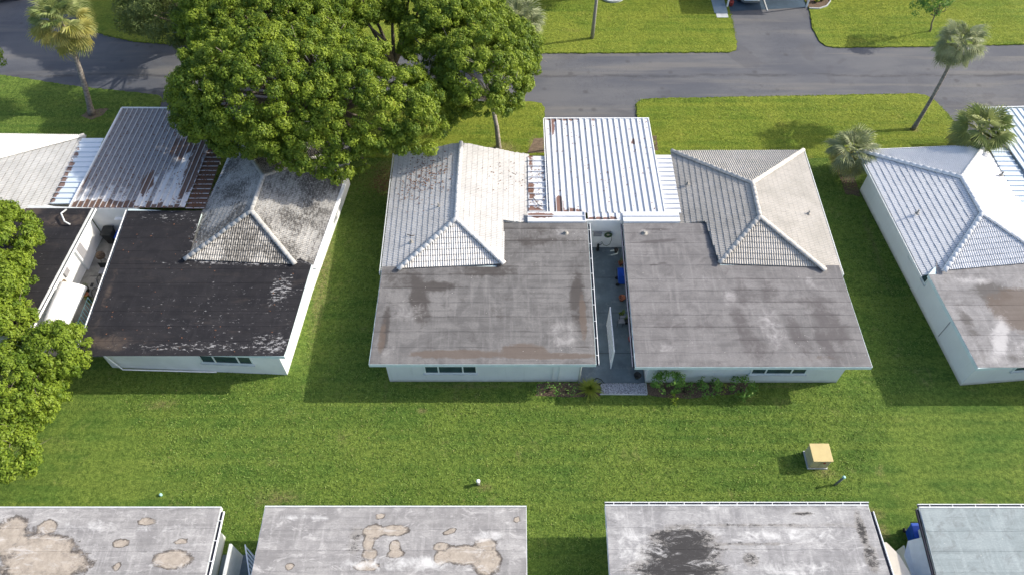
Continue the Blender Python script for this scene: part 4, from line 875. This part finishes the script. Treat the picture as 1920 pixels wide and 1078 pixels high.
def spiky(x, y, z0, n, L, label, mat='leaf_spiky'):
    t = thing('spiky_plant', (x, y, z0), label, 'plant'); m = MB()
    for i in range(n):
        a = random.uniform(0, 6.28); e = R(random.uniform(15, 85)); l = L*random.uniform(.7, 1.1); w_ = .022; px, py = -math.sin(a)*w_, math.cos(a)*w_
        p = [(x + math.cos(a)*math.cos(e)*l*f, y + math.sin(a)*math.cos(e)*l*f, z0 + (math.sin(e)*f - .35*f*f)*l + .04) for f in (0, .5, 1)]
        m.add([(p[0][0]-px, p[0][1]-py, p[0][2]), (p[0][0]+px, p[0][1]+py, p[0][2]), (p[1][0]+px, p[1][1]+py, p[1][2]), (p[1][0]-px, p[1][1]-py, p[1][2]), p[2]], [(0,1,2,3), (3,2,4)])
    o = m.build('foliage', M[mat], t); a = o.data.attributes.new('tint', 'FLOAT_COLOR', 'POINT')
    a.data.foreach_set('color', np.tile(np.array([.6, .3, 0, 1], np.float32), len(o.data.vertices))*np.repeat(rng.uniform(.3, 1.3, len(o.data.vertices)), 4).astype(np.float32)); o['kind'] = 'stuff'
    return t
spiky(4.3, 19.85, 0, 300, .95, 'yellow green spiky plant at the corner beside the stone bed')
spiky(9.75, 39.5, 0, 70, .6, 'small yellow green plant beside the white carport edge')
spiky(9.85, 40.3, 0, 40, .4, 'small bright weed at the far right corner of the white carport', 'leaf_light')
spiky(19.9, 11.55 + .5, 0, 60, .45, 'weedy plant by the wall near the bottom right blue bin', 'leaf_light')

# grass tufts along the turf rims
def rim_tufts(segs, name, mat, label):
    PP = []
    for a, b in segs:
        a, b = Vector((*a, 0)), Vector((*b, 0)); L = (b-a).length
        for i in range(int(L*26)): p = a.lerp(b, random.random()); PP.append((p.x + random.uniform(-.05, .09), p.y + random.uniform(-.07, .07), random.uniform(-.02, .05)))
    P_ = np.array(PP); N_ = rng.normal(size=P_.shape); N_[:, 2] *= .4; N_ /= np.linalg.norm(N_, axis=1)[:, None]
    me = leaf_mesh(name, mat, P_, N_, .055, np.stack([rng.random(len(P_)), rng.random(len(P_))*.9], 1), .35); o = bpy.data.objects.new(name, me); link(o, None, (0, 0, 0)); tag(o, label, 'grass', kind='stuff')
rim_tufts([((9.15, 38.3), (9.14, 43.7)), ((9.7, 44.2), (20, 44.55)), ((20, 44.55), (30.5, 44.8)), ((31.5, 44), (32.6, 40))], 'grass_tufts', M['leaf_light'], 'ragged grass rim of the sunny lawn right of the carport')
rim_tufts([((-33, 52), (-30.3, 51.2)), ((-30.3, 51.2), (-22, 50.3)), ((-22, 50.3), (1.7, 49.7)), ((1.7, 49.7), (17.2, 49.85)), ((18, 51), (18.15, 55)), ((24.7, 55), (24.5, 52.5)), ((25.6, 50.42), (33, 50.55)), ((33, 50.55), (41, 50.85))], 'grass_tufts', M['leaf_light'], 'ragged grass rim of the lawns beyond the road')

def blades(name, mat, x0, x1, y0, y1, dens, label, holes, size=.062, z=0.):
    n = int((x1-x0)*(y1-y0)*dens); x = rng.uniform(x0, x1, n); y = rng.uniform(y0, y1, n); keep = np.abs(x) < y*.76 + 7
    for a, b, c, d in holes: keep &= ~((x > a) & (x < c) & (y > b) & (y < d))
    # patchy growth: denser, longer clumps
    f = np.sin(x*2.9 + 1.7*np.sin(y*1.3)) * np.sin(y*3.7 + 1.9*np.sin(x*1.1)) + np.sin(x*7.3 + y*2.1)*np.sin(y*6.1 - x*3.3)*.8; keep &= rng.uniform(-1.6, 1.6, n) < f + .4
    x, y, f = x[keep], y[keep], f[keep]; P_ = np.stack([x, y, rng.uniform(.0, .045, len(x)) + z], 1); N_ = rng.normal(size=P_.shape)*[.6, .6, .35] + [0, 0, .45]; N_ /= np.linalg.norm(N_, axis=1)[:, None]
    me = leaf_mesh(name, mat, P_, N_, size, np.stack([np.clip(.45 + .2*f + rng.normal(0, .25, len(x)), 0, 1), rng.random(len(x))], 1), .22)
    o = bpy.data.objects.new(name, me); link(o, None, (0, 0, 0)); tag(o, label, 'grass', kind='stuff')
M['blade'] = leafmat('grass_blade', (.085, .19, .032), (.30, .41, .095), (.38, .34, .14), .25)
M['blade_yellow'] = leafmat('grass_blade_yellow', (.16, .26, .03), (.35, .42, .07), (.45, .38, .12), .25)  # yellower blades to match the front and far lawns
H_ = [(-39, 21, -12, 38), (-6.8, 20.3, 18.1, 38), (24.9, 20.2, 40, 38), (1.3, 19.5, 13.2, 20.4), (-11.5, 0, .6, 11.8), (-40, 0, -13.6, 11.8), (4.4, 0, 16.6, 11.9), (19, 0, 40, 11.8), (15.2, 15.1, 16.5, 16.4)]
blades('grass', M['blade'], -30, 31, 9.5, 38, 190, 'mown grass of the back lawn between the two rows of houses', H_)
blades('grass', M['blade_yellow'], 9.2, 31.2, 38, 44.2, 150, 'sunny grass of the front lawn right of the middle carport', [(30.5, 42.5, 33, 45)], .055)
blades('grass', M['blade_yellow'], -19, 2.2, 38, 43.8, 120, 'grass of the front lawn under the green trees', [(1.2, 38, 2.3, 40.1)], .055)
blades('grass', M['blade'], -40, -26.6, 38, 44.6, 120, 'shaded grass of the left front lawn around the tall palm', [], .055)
blades('grass', M['blade_yellow'], -10, 17.1, 50.1, 57.5, 110, 'bright grass across the road around the light pole', [(16.8, 54, 18, 60), (7.4, 56.2, 9.7, 58.4)], .06)
blades('grass', M['blade_yellow'], 25.7, 42, 51, 57.5, 110, 'bright grass across the road around the small thin tree', [(24, 55.4, 27, 59)], .06)

# ------------------------------------------------------------------ things on the back lawn
t = thing('transformer_box', (15.82, 15.75, 0), 'beige metal transformer box standing on the back lawn', 'utility box')
def rot2(cx, cy, pts, a): c, s_ = math.cos(R(a)), math.sin(R(a)); return [(cx + x*c - y*s_, cy + x*s_ + y*c) for x, y in pts]
m = MB(); m.prism(rot2(15.82, 15.75, [(-.52, -.50), (.52, -.50), (.52, .50), (-.52, .50)], 0), 0, .07); m.build('pad', M['slab'], t)
m = MB(); m.prism(rot2(15.82, 15.75, [(-.47, -.46), (.47, -.46), (.47, .46), (-.47, .46)], 0), .072, .93); m.build('cabinet', M['tan_side'], t, bevel=.015)
m = MB(); m.prism(rot2(15.82, 15.75, [(-.51, -.50), (.51, -.50), (.51, .50), (-.51, .50)], 0), .932, 1.0); m.build('lid', M['tan'], t, bevel=.02)
m = MB(); m.box(15.80, 15.265, .15, 15.815, 15.285, .9); m.build('door_seam', M['tan_side'], t); m = MB(); m.box(15.9, 15.24, .72, 16.0, 15.285, .80); m.build('lock', M['redpot'], t)
t = thing('marker_post', (16.55, 14.42, 0), 'short dark post with an aqua cap leaning beside the beige box', 'post')
m = MB(); m.tube([(16.5, 14.4, -.05), (16.72, 14.5, .75)], .06, 8); m.build('post', M['greypost'], t); m = MB(); m.tube([(16.72, 14.5, .752), (16.75, 14.515, .84)], [.085, .075], 8); m.build('cap', M['teal'], t)
t = thing('bollard', (-1.72, 14.45, 0), 'short pale capped pipe standing alone in the middle of the back lawn', 'pipe')
m = MB(); m.lathe((-1.72, 14.45, 0), [(.085, -.05), (.085, .38)], 12); m.build('pipe', M['pole'], t); m = MB(); m.lathe((-1.72, 14.45, .382), [(.105, 0), (.11, .06), (.07, .1), (.02, .115)], 12); m.build('cap', M['white'], t)
m = MB(); m.lathe((-17.81, 13.87, 0), [(.075, -.05), (.08, .10), (.05, .15), (.01, .165)], 12); tag(m.build('pipe_cap', M['teal'], None, loc=(-17.81, 13.87, 0)), 'tiny pale green pipe cap in the lawn above the bottom left roof', 'pipe cap')
t = thing('light_pole', (6.43, 51.61, 0), 'grey concrete light pole on the lawn beyond the road', 'pole')
m = MB(); m.tube([(6.43, 51.61, -.1), (6.47, 51.61, 3), (6.5, 51.6, 7.5)], [.15, .12, .085], 12); m.build('shaft', M['pole'], t)
m = MB(); m.tube([(6.5, 51.6, 7.3), (6.5, 51.0, 7.7), (6.5, 50.3, 7.75)], .035, 8); m.build('arm', M['greyc'], t); m = MB(); m.lathe((6.5, 50.2, 7.6), [(.05, .18), (.2, .1), (.22, .0), (.1, -.05)], 12); m.build('lamp_head', M['greyc'], t)
t = thing('kerb_ring', (8.54, 57.3, 0), 'round pale kerb ring around the palm at the top edge', 'planter')
m = MB(); N_ = 28; vs = []; fs = []
for i in range(N_):
    a = 2*math.pi*i/N_
    for r_, z in ((1.0, 0), (1.0, .16), (.84, .16), (.84, 0)): vs.append((8.54 + r_*math.cos(a), 57.3 + r_*.9*math.sin(a), z))
for i in range(N_):
    for k in range(3): fs.append((i*4+k, ((i+1) % N_)*4+k, ((i+1) % N_)*4+k+1, i*4+k+1))
m.add(vs, fs); m.build('ring', M['slab'], t)
m = MB(); m.lathe((8.54, 57.3, 0), [(.82, .02), (.80, .05), (.01, .06)], 20); m.build('mulch', M['mulch'], t)
m = MB(); m.prism([(24.8, 55.65), (25.6, 55.6), (26.3, 55.95), (26.75, 56.6), (26.8, 58.3), (24.8, 58.3)], -.02, .03); struct('flower_bed', m, M['mulch'])
m = MB(); ed = [(24.8, 55.62), (25.6, 55.57), (26.32, 55.92), (26.8, 56.6), (26.85, 58.3)]
for a, b in zip(ed[:-1], ed[1:]): m.beam((*a, .09), (*b, .09), .09, .12)
struct('bed_edging', m, M['slab'])
for i, (x, y, lab) in enumerate(((25.6, 56.5, 'yellow flowering plant in the bed beside the far carport, left one'), (26.15, 56.75, 'orange flowering plant in the bed beside the far carport, right one'))):
    t = thing('flower_plant', (x, y, .03), lab, 'flowers'); m = MB(); m.lathe((x, y, .03), [(.05, 0), (.2, .12), (.24, .22), (.1, .3)], 9); m.build('leaves', M['leaf_spiky'], t)
    for k in range(16): a = random.uniform(0, 6.3); r_ = random.uniform(0, .26); m = MB(); m.lathe((x + r_*math.cos(a), y + r_*math.sin(a), .28 + random.uniform(-.05, .1)), [(.01, 0), (.06, .02), (.05, .04), (.01, .05)], 6); m.build('blossom', plain('yellow_petal', (.75, .42, .03) if i == 0 else (.7, .25, .03), .6, .2) if k == 0 else bpy.data.materials['yellow_petal' if i == 0 else 'yellow_petal.001'], t)
t = thing('flower_pot', (18.35, 56.1, -.05), 'red potted plant at the corner of the far carport', 'flower pot')
m = MB(); m.lathe((18.35, 56.1, -.05), [(.14, 0), (.2, .35), (.21, .38), (.17, .38)], 12); m.build('pot', M['redpot'], t); m = MB()
for k in range(26): a = random.uniform(0, 6.3); r_ = random.uniform(0, .22); m.lathe((18.35 + r_*math.cos(a), 56.1 + r_*math.sin(a), .38 + random.uniform(0, .3)), [(.01, 0), (.06, .03), (.01, .07)], 6)
o = m.build('blossoms', plain('red_petals', (.45, .09, .07), .7, .3, 12), t); o['kind'] = 'stuff'

# ------------------------------------------------------------------ cars
def car(loc, yaw, label, paint):
    """silver hatchback built from lofted sections; local +X is the nose"""
    root = thing('parked_car', loc, label, 'car')
    c, s_ = math.cos(R(yaw)), math.sin(R(yaw))
    def W(p): return (loc[0] + p[0]*c - p[1]*s_, loc[1] + p[0]*s_ + p[1]*c, loc[2] + p[2])
    secs = [(-2.15, .62, .35, .72), (-2.05, .82, .25, .92), (-1.5, .88, .22, .96), (-.6, .90, .20, .93), (.6, .90, .20, .93), (1.3, .88, .22, .88), (1.95, .80, .25, .76), (2.18, .60, .33, .60)]
    m = MB(); vs = []; fs = []
    for x, hw, z0, z1 in secs:
        for y, z in ((-hw*.9, z0), (-hw, z0+.15), (-hw, z1-.18), (-hw*.88, z1-.02), (-hw*.4, z1+.03), (hw*.4, z1+.03), (hw*.88, z1-.02), (hw, z1-.18), (hw, z0+.15), (hw*.9, z0)): vs.append(W((x, y, z)))
    for i in range(len(secs)-1):
        for k in range(10): fs.append((i*10+k, (i+1)*10+k, (i+1)*10+(k+1) % 10, i*10+(k+1) % 10))
    fs += [tuple(range(10)), tuple(range(70, 80))[::-1]]; m.add(vs, fs, True); m.build('body', paint, root)
    m = MB(); lo = [(-1.95, .74), (-1.0, .80), (.2, .80), (1.15, .72)]; hi = [(-1.55, .56), (-.95, .62), (-.1, .62), (.35, .56)]; vs = []; fs = []
    for (x, hw), (x2, hw2) in zip(lo, hi): vs += [W((x, -hw, .93)), W((x2, -hw2, 1.40)), W((x2, hw2, 1.40)), W((x, hw, .93))]
    for i in range(3):
        for k in range(4): fs.append((i*4+k, (i+1)*4+k, (i+1)*4+(k+1) % 4, i*4+(k+1) % 4))
    fs += [(0, 1, 2, 3), (15, 14, 13, 12)]; m.add(vs, fs); m.build('window', M['glass'], root)
    m = MB(); vs = [W(p) for p in ((-1.55, -.58, 1.405), (-.95, -.64, 1.45), (-.1, -.64, 1.45), (.35, -.58, 1.405), (.35, .58, 1.405), (-.1, .64, 1.45), (-.95, .64, 1.45), (-1.55, .58, 1.405))]
    m.add(vs, [(0, 1, 6, 7), (1, 2, 5, 6), (2, 3, 4, 5)]); m.build('roof', paint, root)
    for x in (-1.35, 1.35):
        for sd_ in (-1, 1):
            m = MB(); m.tube([W((x, sd_*.68, .32)), W((x, sd_*.92, .32))], .32, 18); w_ = m.build('wheel', M['black'], root)
            m = MB(); m.tube([W((x, sd_*.921, .32)), W((x, sd_*.94, .32))], [.2, .17], 12); m.build('rim', M['pipe'], w_)
    for sd_ in (-1, 1):
        m = MB(); m.tube([W((2.0, sd_*.55, .62)), W((2.16, sd_*.5, .6))], [.13, .09], 10); m.build('headlight', M['white'], root)
        m = MB(); m.tube([W((-2.12, sd_*.6, .72)), W((-2.0, sd_*.66, .74))], [.08, .11], 10); m.build('tail_light', M['redpot'], root)
        m = MB(); m.tube([W((.55, sd_*.88, .98)), W((.5, sd_*1.02, 1.0))], [.05, .08], 8); m.build('mirror', paint, root)
paint = plain('silver_paint', (.45, .50, .54), .25, .03, 1, metal=.4); paint.node_tree.nodes['Principled BSDF'].inputs['Coat Weight'].default_value = .5
car((19.95, 58.2, -.06), -90, 'silver car under the far carport, only its nose at the top edge', paint)
car((-43.3, 57.3, -.06), 20, 'pale car at the top left corner, mostly out of the frame', paint)

# ------------------------------------------------------------------ middle courtyard things
def bin_(x, y, z, mat, label, yaw=0, s_=1.):
    t = thing('wheelie_bin', (x, y, z), label, 'bin')
    def q(pts): return rot2(x, y, [(a*s_, b*s_) for a, b in pts], yaw)
    lo, hi = q([(-.22, -.25), (.22, -.25), (.22, .25), (-.22, .25)]), q([(-.29, -.34), (.29, -.34), (.29, .34), (-.29, .34)])
    m = MB(); m.add([(a, b, z+.1) for a, b in lo] + [(a, b, z+.98*s_) for a, b in hi], [(3,2,1,0), (4,5,6,7), (0,1,5,4), (1,2,6,5), (2,3,7,6), (3,0,4,7)]); m.build('tub', mat, t, bevel=.03)
    m = MB(); m.prism(q([(-.32, -.38), (.32, -.38), (.32, .36), (-.32, .36)]), z+.985*s_, z+1.05*s_); m.build('lid', mat, t, bevel=.03)
    m = MB(); a, b = q([(-.28, .42), (.28, .42)]); m.tube([(*a, z+.97*s_), (*b, z+.97*s_)], .02, 6); m.build('handle', M['black'], t)
    for k in (-.25, .25): a, b = q([(k-.03, .3), (k+.03, .3)]); m = MB(); m.tube([(*a, z+.12), (*b, z+.12)], .12, 10); m.build('wheel', M['black'], t)
    return t
bin_(6.72, 27.25, .03, M['blue'], 'blue wheelie bin against the right side of the middle courtyard', 90)
bin_(-25.35, 30.45, .03, M['black'], 'black wheelie bin at the back of the left courtyard', 0, 1.05)
bin_(-24.55, 30.3, .03, M['blue'], 'blue bin half under the black roof edge in the left courtyard', 0, .9)
bin_(19.55, 11.75, 0, M['blue'], 'blue wheelie bin by the bottom right blue-grey roof', 0)
t = thing('hose_reel', (5.95, 29.9, 1.1), 'coiled garden hose on a round reel hung on the courtyard back wall', 'hose reel')
for k in range(4):
    m = MB(); rr = .13 + .035*k; m.tube([(5.95 + rr*math.cos(a*.35), 29.90 - .012*(k % 2), 1.35 + rr*math.sin(a*.35)) for a in range(19)], .02, 6, cap=False); m.build('hose_coil', M['hose'], t)
m = MB(); m.tube([(5.95, 29.99, 1.35), (5.95, 29.86, 1.35)], .06, 10); m.build('hub', M['tan_side'], t)
m = MB(); m.tube([(6.15, 29.88, 1.3), (6.2, 29.86, .9), (6.12, 29.84, .5), (5.95, 29.84, .35), (5.75, 29.84, .45), (5.6, 29.86, .75)], .015, 6); m.build('hose_tail', M['hose'], t)
def pot(x, y, mat, label, r_=.15, plant=None, h=.28, n=60, L=.35):
    t = thing('flower_pot', (x, y, .03), label, 'flower pot'); m = MB(); m.lathe((x, y, .03), [(r_*.7, 0), (r_, h*.9), (r_*1.12, h*.9), (r_*1.12, h), (r_*.9, h), (r_*.85, h*.85)], 14); m.build('pot', mat, t)
    if plant:
        pf = [(Vector((x + random.uniform(-r_, r_), y + random.uniform(-r_, r_), .03 + h + random.uniform(.05, L))), Vector((0, 0, 1)), random.uniform(.08, .16)) for _ in range(7)]
        me = crown_mesh('foliage', M[plant], pf, n*6, .035, .05, 1.); o = bpy.data.objects.new('foliage', me); link(o, t, (0, 0, 0)); o['kind'] = 'stuff'
    return t
pot(7.0, 20.65, M['black'], 'dark round pot nearest the stone bed', .19)
pot(6.95, 21.35, M['black'], 'dark round pot second from the stone bed', .16)
pot(6.88, 23.05, M['redpot'], 'dark reddish pot right of the white slatted screen', .17, None)
pot(6.72, 24.3, M['black'], 'black pot with a leafy dark plant beside the courtyard clutter', .17, 'leaf')
pot(6.45, 24.75, M['black'], 'black pot with trailing plant left of the clutter', .13, 'leaf')
pot(6.6, 25.95, M['terracotta'], 'round dark terracotta pot below the blue bin', .19)
pot(6.75, 28.6, M['terracotta'], 'pot with dry greenish plant above the blue bin', .15, 'leaf_soft')
pot(6.55, 29.6, M['black'], 'small dark pot at the back wall corner', .13)
t = thing('cat_statue', (5.4, 29.75, .03), 'slim black garden ornament standing at the courtyard back wall', 'ornament')
m = MB(); m.lathe((5.4, 29.75, .03), [(.09, 0), (.11, .12), (.09, .3), (.06, .42), (.08, .5), (.07, .58), (.02, .62)], 12); m.build('figure', M['black'], t); m = MB(); m.tube([(5.44, 29.72, .55), (5.62, 29.72, .72)], .02, 6); m.build('arm', M['black'], t)
# folded chair among the clutter
t = thing('folding_chair', (6.55, 24.2, .03), 'small folded grey and black chair in the middle courtyard', 'chair')
for k in (-.16, .16): m = MB(); m.tube([(6.3 + k, 24.0, .05), (6.45 + k, 24.3, .8)], .014, 6); m.build('leg', M['black'], t); m = MB(); m.tube([(6.3 + k, 24.35, .05), (6.4 + k, 24.1, .5)], .014, 6); m.build('leg', M['black'], t)
m = MB(); m.box(6.2, 24.0, .44, 6.58, 24.3, .47); m.build('seat', M['greyc'], t); m = MB(); m.box(6.28, 24.26, .58, 6.62, 24.3, .8); m.build('backrest', M['greyc'], t)
# slatted screen
t = thing('slatted_screen', (5.6, 22.7, .03), 'white slatted screen standing across the middle courtyard', 'screen')
m = MB(); m.box(5.54, 21.2, .03, 5.60, 21.27, 1.95); m.build('post', M['white'], t); m = MB(); m.box(5.54, 24.05, .03, 5.60, 24.12, 1.95); m.build('post', M['white'], t)
m = MB(); m.box(5.55, 21.275, .08, 5.59, 24.045, .14); m.build('rail', M['white'], t); m = MB(); m.box(5.55, 21.275, 1.88, 5.59, 24.045, 1.94); m.build('rail', M['white'], t)
sm_ = None
for k in range(8):
    y = 21.5 + k*.33; m = MB(); m.beam((5.54, y, 1.875), (5.60, y+.01, 1.875), .04, 1.73); m.build('slat', M['white'], t)
t = thing('garden_hose', (4.6, 20.4, .05), 'loose dark hose lying on the courtyard floor beside the spiky plant', 'hose')
m = MB(); m.tube([(4.5, 20.45, .06), (4.75, 20.6, .06), (5.0, 20.5, .06), (5.1, 20.3, .06), (4.9, 20.2, .06), (4.7, 20.3, .06)], .02, 6); m.build('hose_length', M['black'], t)
# ------------------------------------------------------------------ left courtyard things
t = thing('bicycle', (-25.1, 26.6, .03), 'small dark bicycle among the clutter of the left courtyard', 'bicycle')
for yy in (26.2, 27.15):
    m = MB(); m.tube([(-25.05 + .02*math.sin(a), yy + .3*math.cos(a*.393), .36 + .3*math.sin(a*.393)) for a in range(17)], .022, 6, cap=False); m.build('wheel', M['black'], t)
m = MB(); m.tube([(-25.05, 26.2, .36), (-25.05, 26.45, .8), (-25.05, 26.95, .8), (-25.05, 27.15, .36)], .02, 6); m.tube([(-25.05, 26.45, .8), (-25.05, 26.7, .36), (-25.05, 26.95, .8)], .018, 6); m.build('frame', M['greyc'], t)
m = MB(); m.tube([(-25.3, 27.0, .98), (-24.8, 27.0, .98)], .016, 6); m.build('handlebar', M['black'], t); m = MB(); m.box(-25.12, 26.3, .86, -24.98, 26.55, .92); m.build('saddle', M['black'], t)
t = thing('patio_chair', (-25.0, 27.9, .03), 'dark patio chair in the left courtyard', 'chair')
m = MB(); m.box(-25.25, 27.6, .42, -24.75, 28.05, .46); m.build('seat', M['greyc'], t); m = MB(); m.box(-25.25, 28.05, .46, -24.75, 28.09, .9); m.build('backrest', M['black'], t)
for x in (-25.22, -24.78):
    for y in (27.63, 28.03): m = MB(); m.box(x-.015, y-.015, .03, x+.015, y+.015, .419); m.build('leg', M['black'], t)
t = thing('grill', (-25.35, 28.75, .03), 'brown covered grill by the door in the left courtyard', 'grill')
m = MB(); m.lathe((-25.35, 28.75, .55), [(.12, 0), (.26, .12), (.28, .25), (.2, .4), (.05, .47)], 14); m.build('kettle', M['mulch'], t)
for k in range(3): a = k*2.1; m = MB(); m.tube([(-25.35 + .1*math.cos(a), 28.75 + .1*math.sin(a), .6), (-25.35 + .25*math.cos(a), 28.75 + .25*math.sin(a), .03)], .015, 6); m.build('leg', M['black'], t)
for i, (x, y, lab) in enumerate(((-25.75, 26.6, 'leafy potted plant under the meter boxes in the left courtyard'), (-25.6, 26.15, 'blue green potted plant beside the awning end'), (-25.3, 25.85, 'potted plant right of the awning end'), (-24.9, 25.4, 'low potted plant below the bicycle'))):
    pot(x, y, M['terracotta'] if i % 2 else M['black'], lab, .16, 'leaf_soft' if i < 2 else 'leaf')
t = thing('lattice_panel', (-24.75, 24.2, .03), 'pale lattice panel leaning along the awning in the left courtyard', 'lattice')
for k in range(9): y = 23.2 + k*.24; m = MB(); m.tube([(-24.62, y, .05), (-24.8, y + .2, 1.2)], .025, 4); m.build('slat', M['teal'], t)
for z_, x_ in ((.1, -24.63), (.6, -24.71), (1.15, -24.79)): m = MB(); m.tube([(x_ - .02, 23.2, z_), (x_ - .02, 25.3, z_)], .022, 4); m.build('rail', M['teal'], t)
t = thing('utility_shelf', (-24.2, 30.75, 1.3), 'white wall shelf with dark oddments above the blue bin', 'shelf')
m = MB(); m.box(-24.7, 30.75, 1.75, -23.8, 30.975, 1.79); m.build('board', M['white'], t)
# ------------------------------------------------------------------ bottom courtyards
t = thing('slatted_screen', (-12.0, 10, .03), 'blue grey slatted screen in the gap between the two bottom left roofs', 'screen')
for k in range(9):
    x0 = -12.35 + k*.10; y0 = 10.75 - k*.25; m = MB(); m.beam((x0, y0, 1.9), (x0 + .75, y0 - .75, 1.9), .045, .06); m.beam((x0, y0, 1.84), (x0 + .03, y0 - .03, 1.84), .045, 1.8); m.build('slat', M['trim'], t)
m = MB(); m.beam((-12.35, 10.8, 1.95), (-11.5, 9.0 - .6, 1.95), .05, .05); m.build('rail', M['white'], t)
t = thing('privacy_wall', (-12.9, 10, .03), 'pale low wall under the gutter of the bottom left roof', 'wall'); m = MB(); m.box(-13.1, 3, .03, -13.0, 10.85, 1.9); m.build('wall_panel', M['trim'], t)
t = thing('canopy', (17.7, 9.5, 0), 'cream and grey sloping canopy between the two bottom right roofs', 'canopy')
m = MB(); m.add([(16.95, 10.95, 1.9), (17.35, 10.9, 1.95), (17.75, 10.3, 2.0), (18.05, 9.2, 2.05), (18.3, 7, 2.05), (16.95, 7, 1.9)], [(0, 5, 4, 3, 2, 1)]); o = m.build('cream_cover', M['cream'], t); md = o.modifiers.new('s', 'SOLIDIFY'); md.thickness = .04
m = MB(); m.add([(17.36, 10.9, 1.94), (17.75, 10.65, 1.3), (18.35, 9.7, 1.2), (18.55, 7, 1.2), (18.31, 7, 2.04), (18.06, 9.2, 2.04), (17.76, 10.3, 1.99)], [(0, 6, 1), (6, 5, 2, 1), (5, 4, 3, 2)]); o = m.build('grey_cover', M['greyc'], t)
for x, y in ((17.0, 7.2), (18.2, 7.2), (17.0, 10.7), (17.5, 10.6)): m = MB(); m.box(x-.03, y-.03, 0, x+.03, y+.03, 1.85); m.build('post', M['greyc'], t)
t = thing('shed_panel', (18.8, 10.7, 0), 'pale low lean-to against the bottom right house', 'lean-to'); m = MB(); m.add([(18.35, 10.5, 1.2), (18.75, 11.2, 1.2), (19.3, 11.2, 1.9), (19.1, 9.0, 1.9), (18.5, 9.0, 1.2)], [(0, 4, 3, 2, 1)]); o = m.build('cover', M['white'], t); md = o.modifiers.new('s', 'SOLIDIFY'); md.thickness = .05
m = MB(); m.box(18.5, 9.1, 0, 18.55, 11.0, 1.15); m.build('side', M['trim'], t)

# ------------------------------------------------------------------ litter on the roofs
def plane_z(x, y, ax, az, ex, ez): return ez + (az-ez)*(x-ex)/(ax-ex)
def litter(name, parent, pts, label=None):
    m = MB()
    for x, y, z in pts:
        a = random.uniform(0, 3.1); s_ = random.uniform(.03, .075); c, q = math.cos(a)*s_, math.sin(a)*s_
        m.add([(x-c, y-q, z+.03), (x+q*.6, y-c*.6, z+.045), (x+c, y+q, z+.03), (x-q*.6, y+c*.6, z+.04)], [(0, 1, 2, 3)])
    o = m.build(name, M['debris'], parent, loc=(0, 0, 0)); tag(o, label, 'leaf litter', kind='stuff'); return o
pts = []
for _ in range(420):                       # left slope of the white gabled roof, under the tree
    x, y = random.gauss(-5.6, .9), random.gauss(33.3, 1.1)
    if -7.4 < x < -3.6 and 30 < y < 35.4: pts.append((x, y, plane_z(x, y, -3.28, 3.72, -7.62, ze) + .03))
for _ in range(45):
    x, y = random.gauss(-.6, .9), random.gauss(33.4, .7)
    if -3 < x < .9: pts.append((x, y, plane_z(x, y, -3.28, 3.72, 1.08, ze) + .04))
litter('dead_leaves', None, pts, 'brown dead leaves scattered over the white gabled tile roof')
pts = [(random.uniform(-26.9, -19.3), random.uniform(31, 39.8), 2.64) for _ in range(700)] + [(random.gauss(-19.6, .4), random.uniform(31, 37), 2.56) for _ in range(500)] + [(random.uniform(-19, -11), random.uniform(30, 36.5), 3.0 + .6*(1-abs(random.uniform(-1, 1)))) for _ in range(0)]
litter('dead_leaves', None, pts, 'brown dead leaves caught between the ribs of the grimy carport roof')
pts = [(random.uniform(2.3, 9.1), random.uniform(30.7, 38.9), 2.63) for _ in range(160)] + [(random.uniform(1.1, 2.2), random.uniform(30.8, 35.4), 2.54) for _ in range(120)]
litter('dead_leaves', None, pts, 'brown specks of dead leaves on the white middle carport roof')
pts = [(random.uniform(-22.8, -12.3), random.uniform(20.7, 30), 2.71) for _ in range(60)]
litter('dead_leaves', None, pts, 'few orange brown leaves scattered on the black flat roof')
pts = [(random.gauss(-8.6, .7), random.gauss(35.6, .7), .02) for _ in range(350)]
litter('dead_leaves', None, pts, 'drift of dead leaves on the ground between the two roofs under the big tree')
for pts_, lab in (([(-6.2, 28.6, 2.95), (-5.9, 28.45, 2.98), (-5.75, 28.5, 3.0)], 'dark twig on the lower left slope of the white gabled roof'), ([(1.3, 31.9, 2.62), (1.6, 31.3, 2.62), (1.9, 31.0, 2.64)], 'curved twig on the white metal strip beside the gabled roof'), ([(.0, 33.6, 3.0), (.25, 33.45, 3.0), (.3, 33.6, 3.02)], 'dark curled twig on the right slope of the white gabled roof')):
    m = MB(); m.tube(pts_, .022, 5); tag(m.build('twig', M['stick'], None, loc=pts_[0]), lab, 'twig')
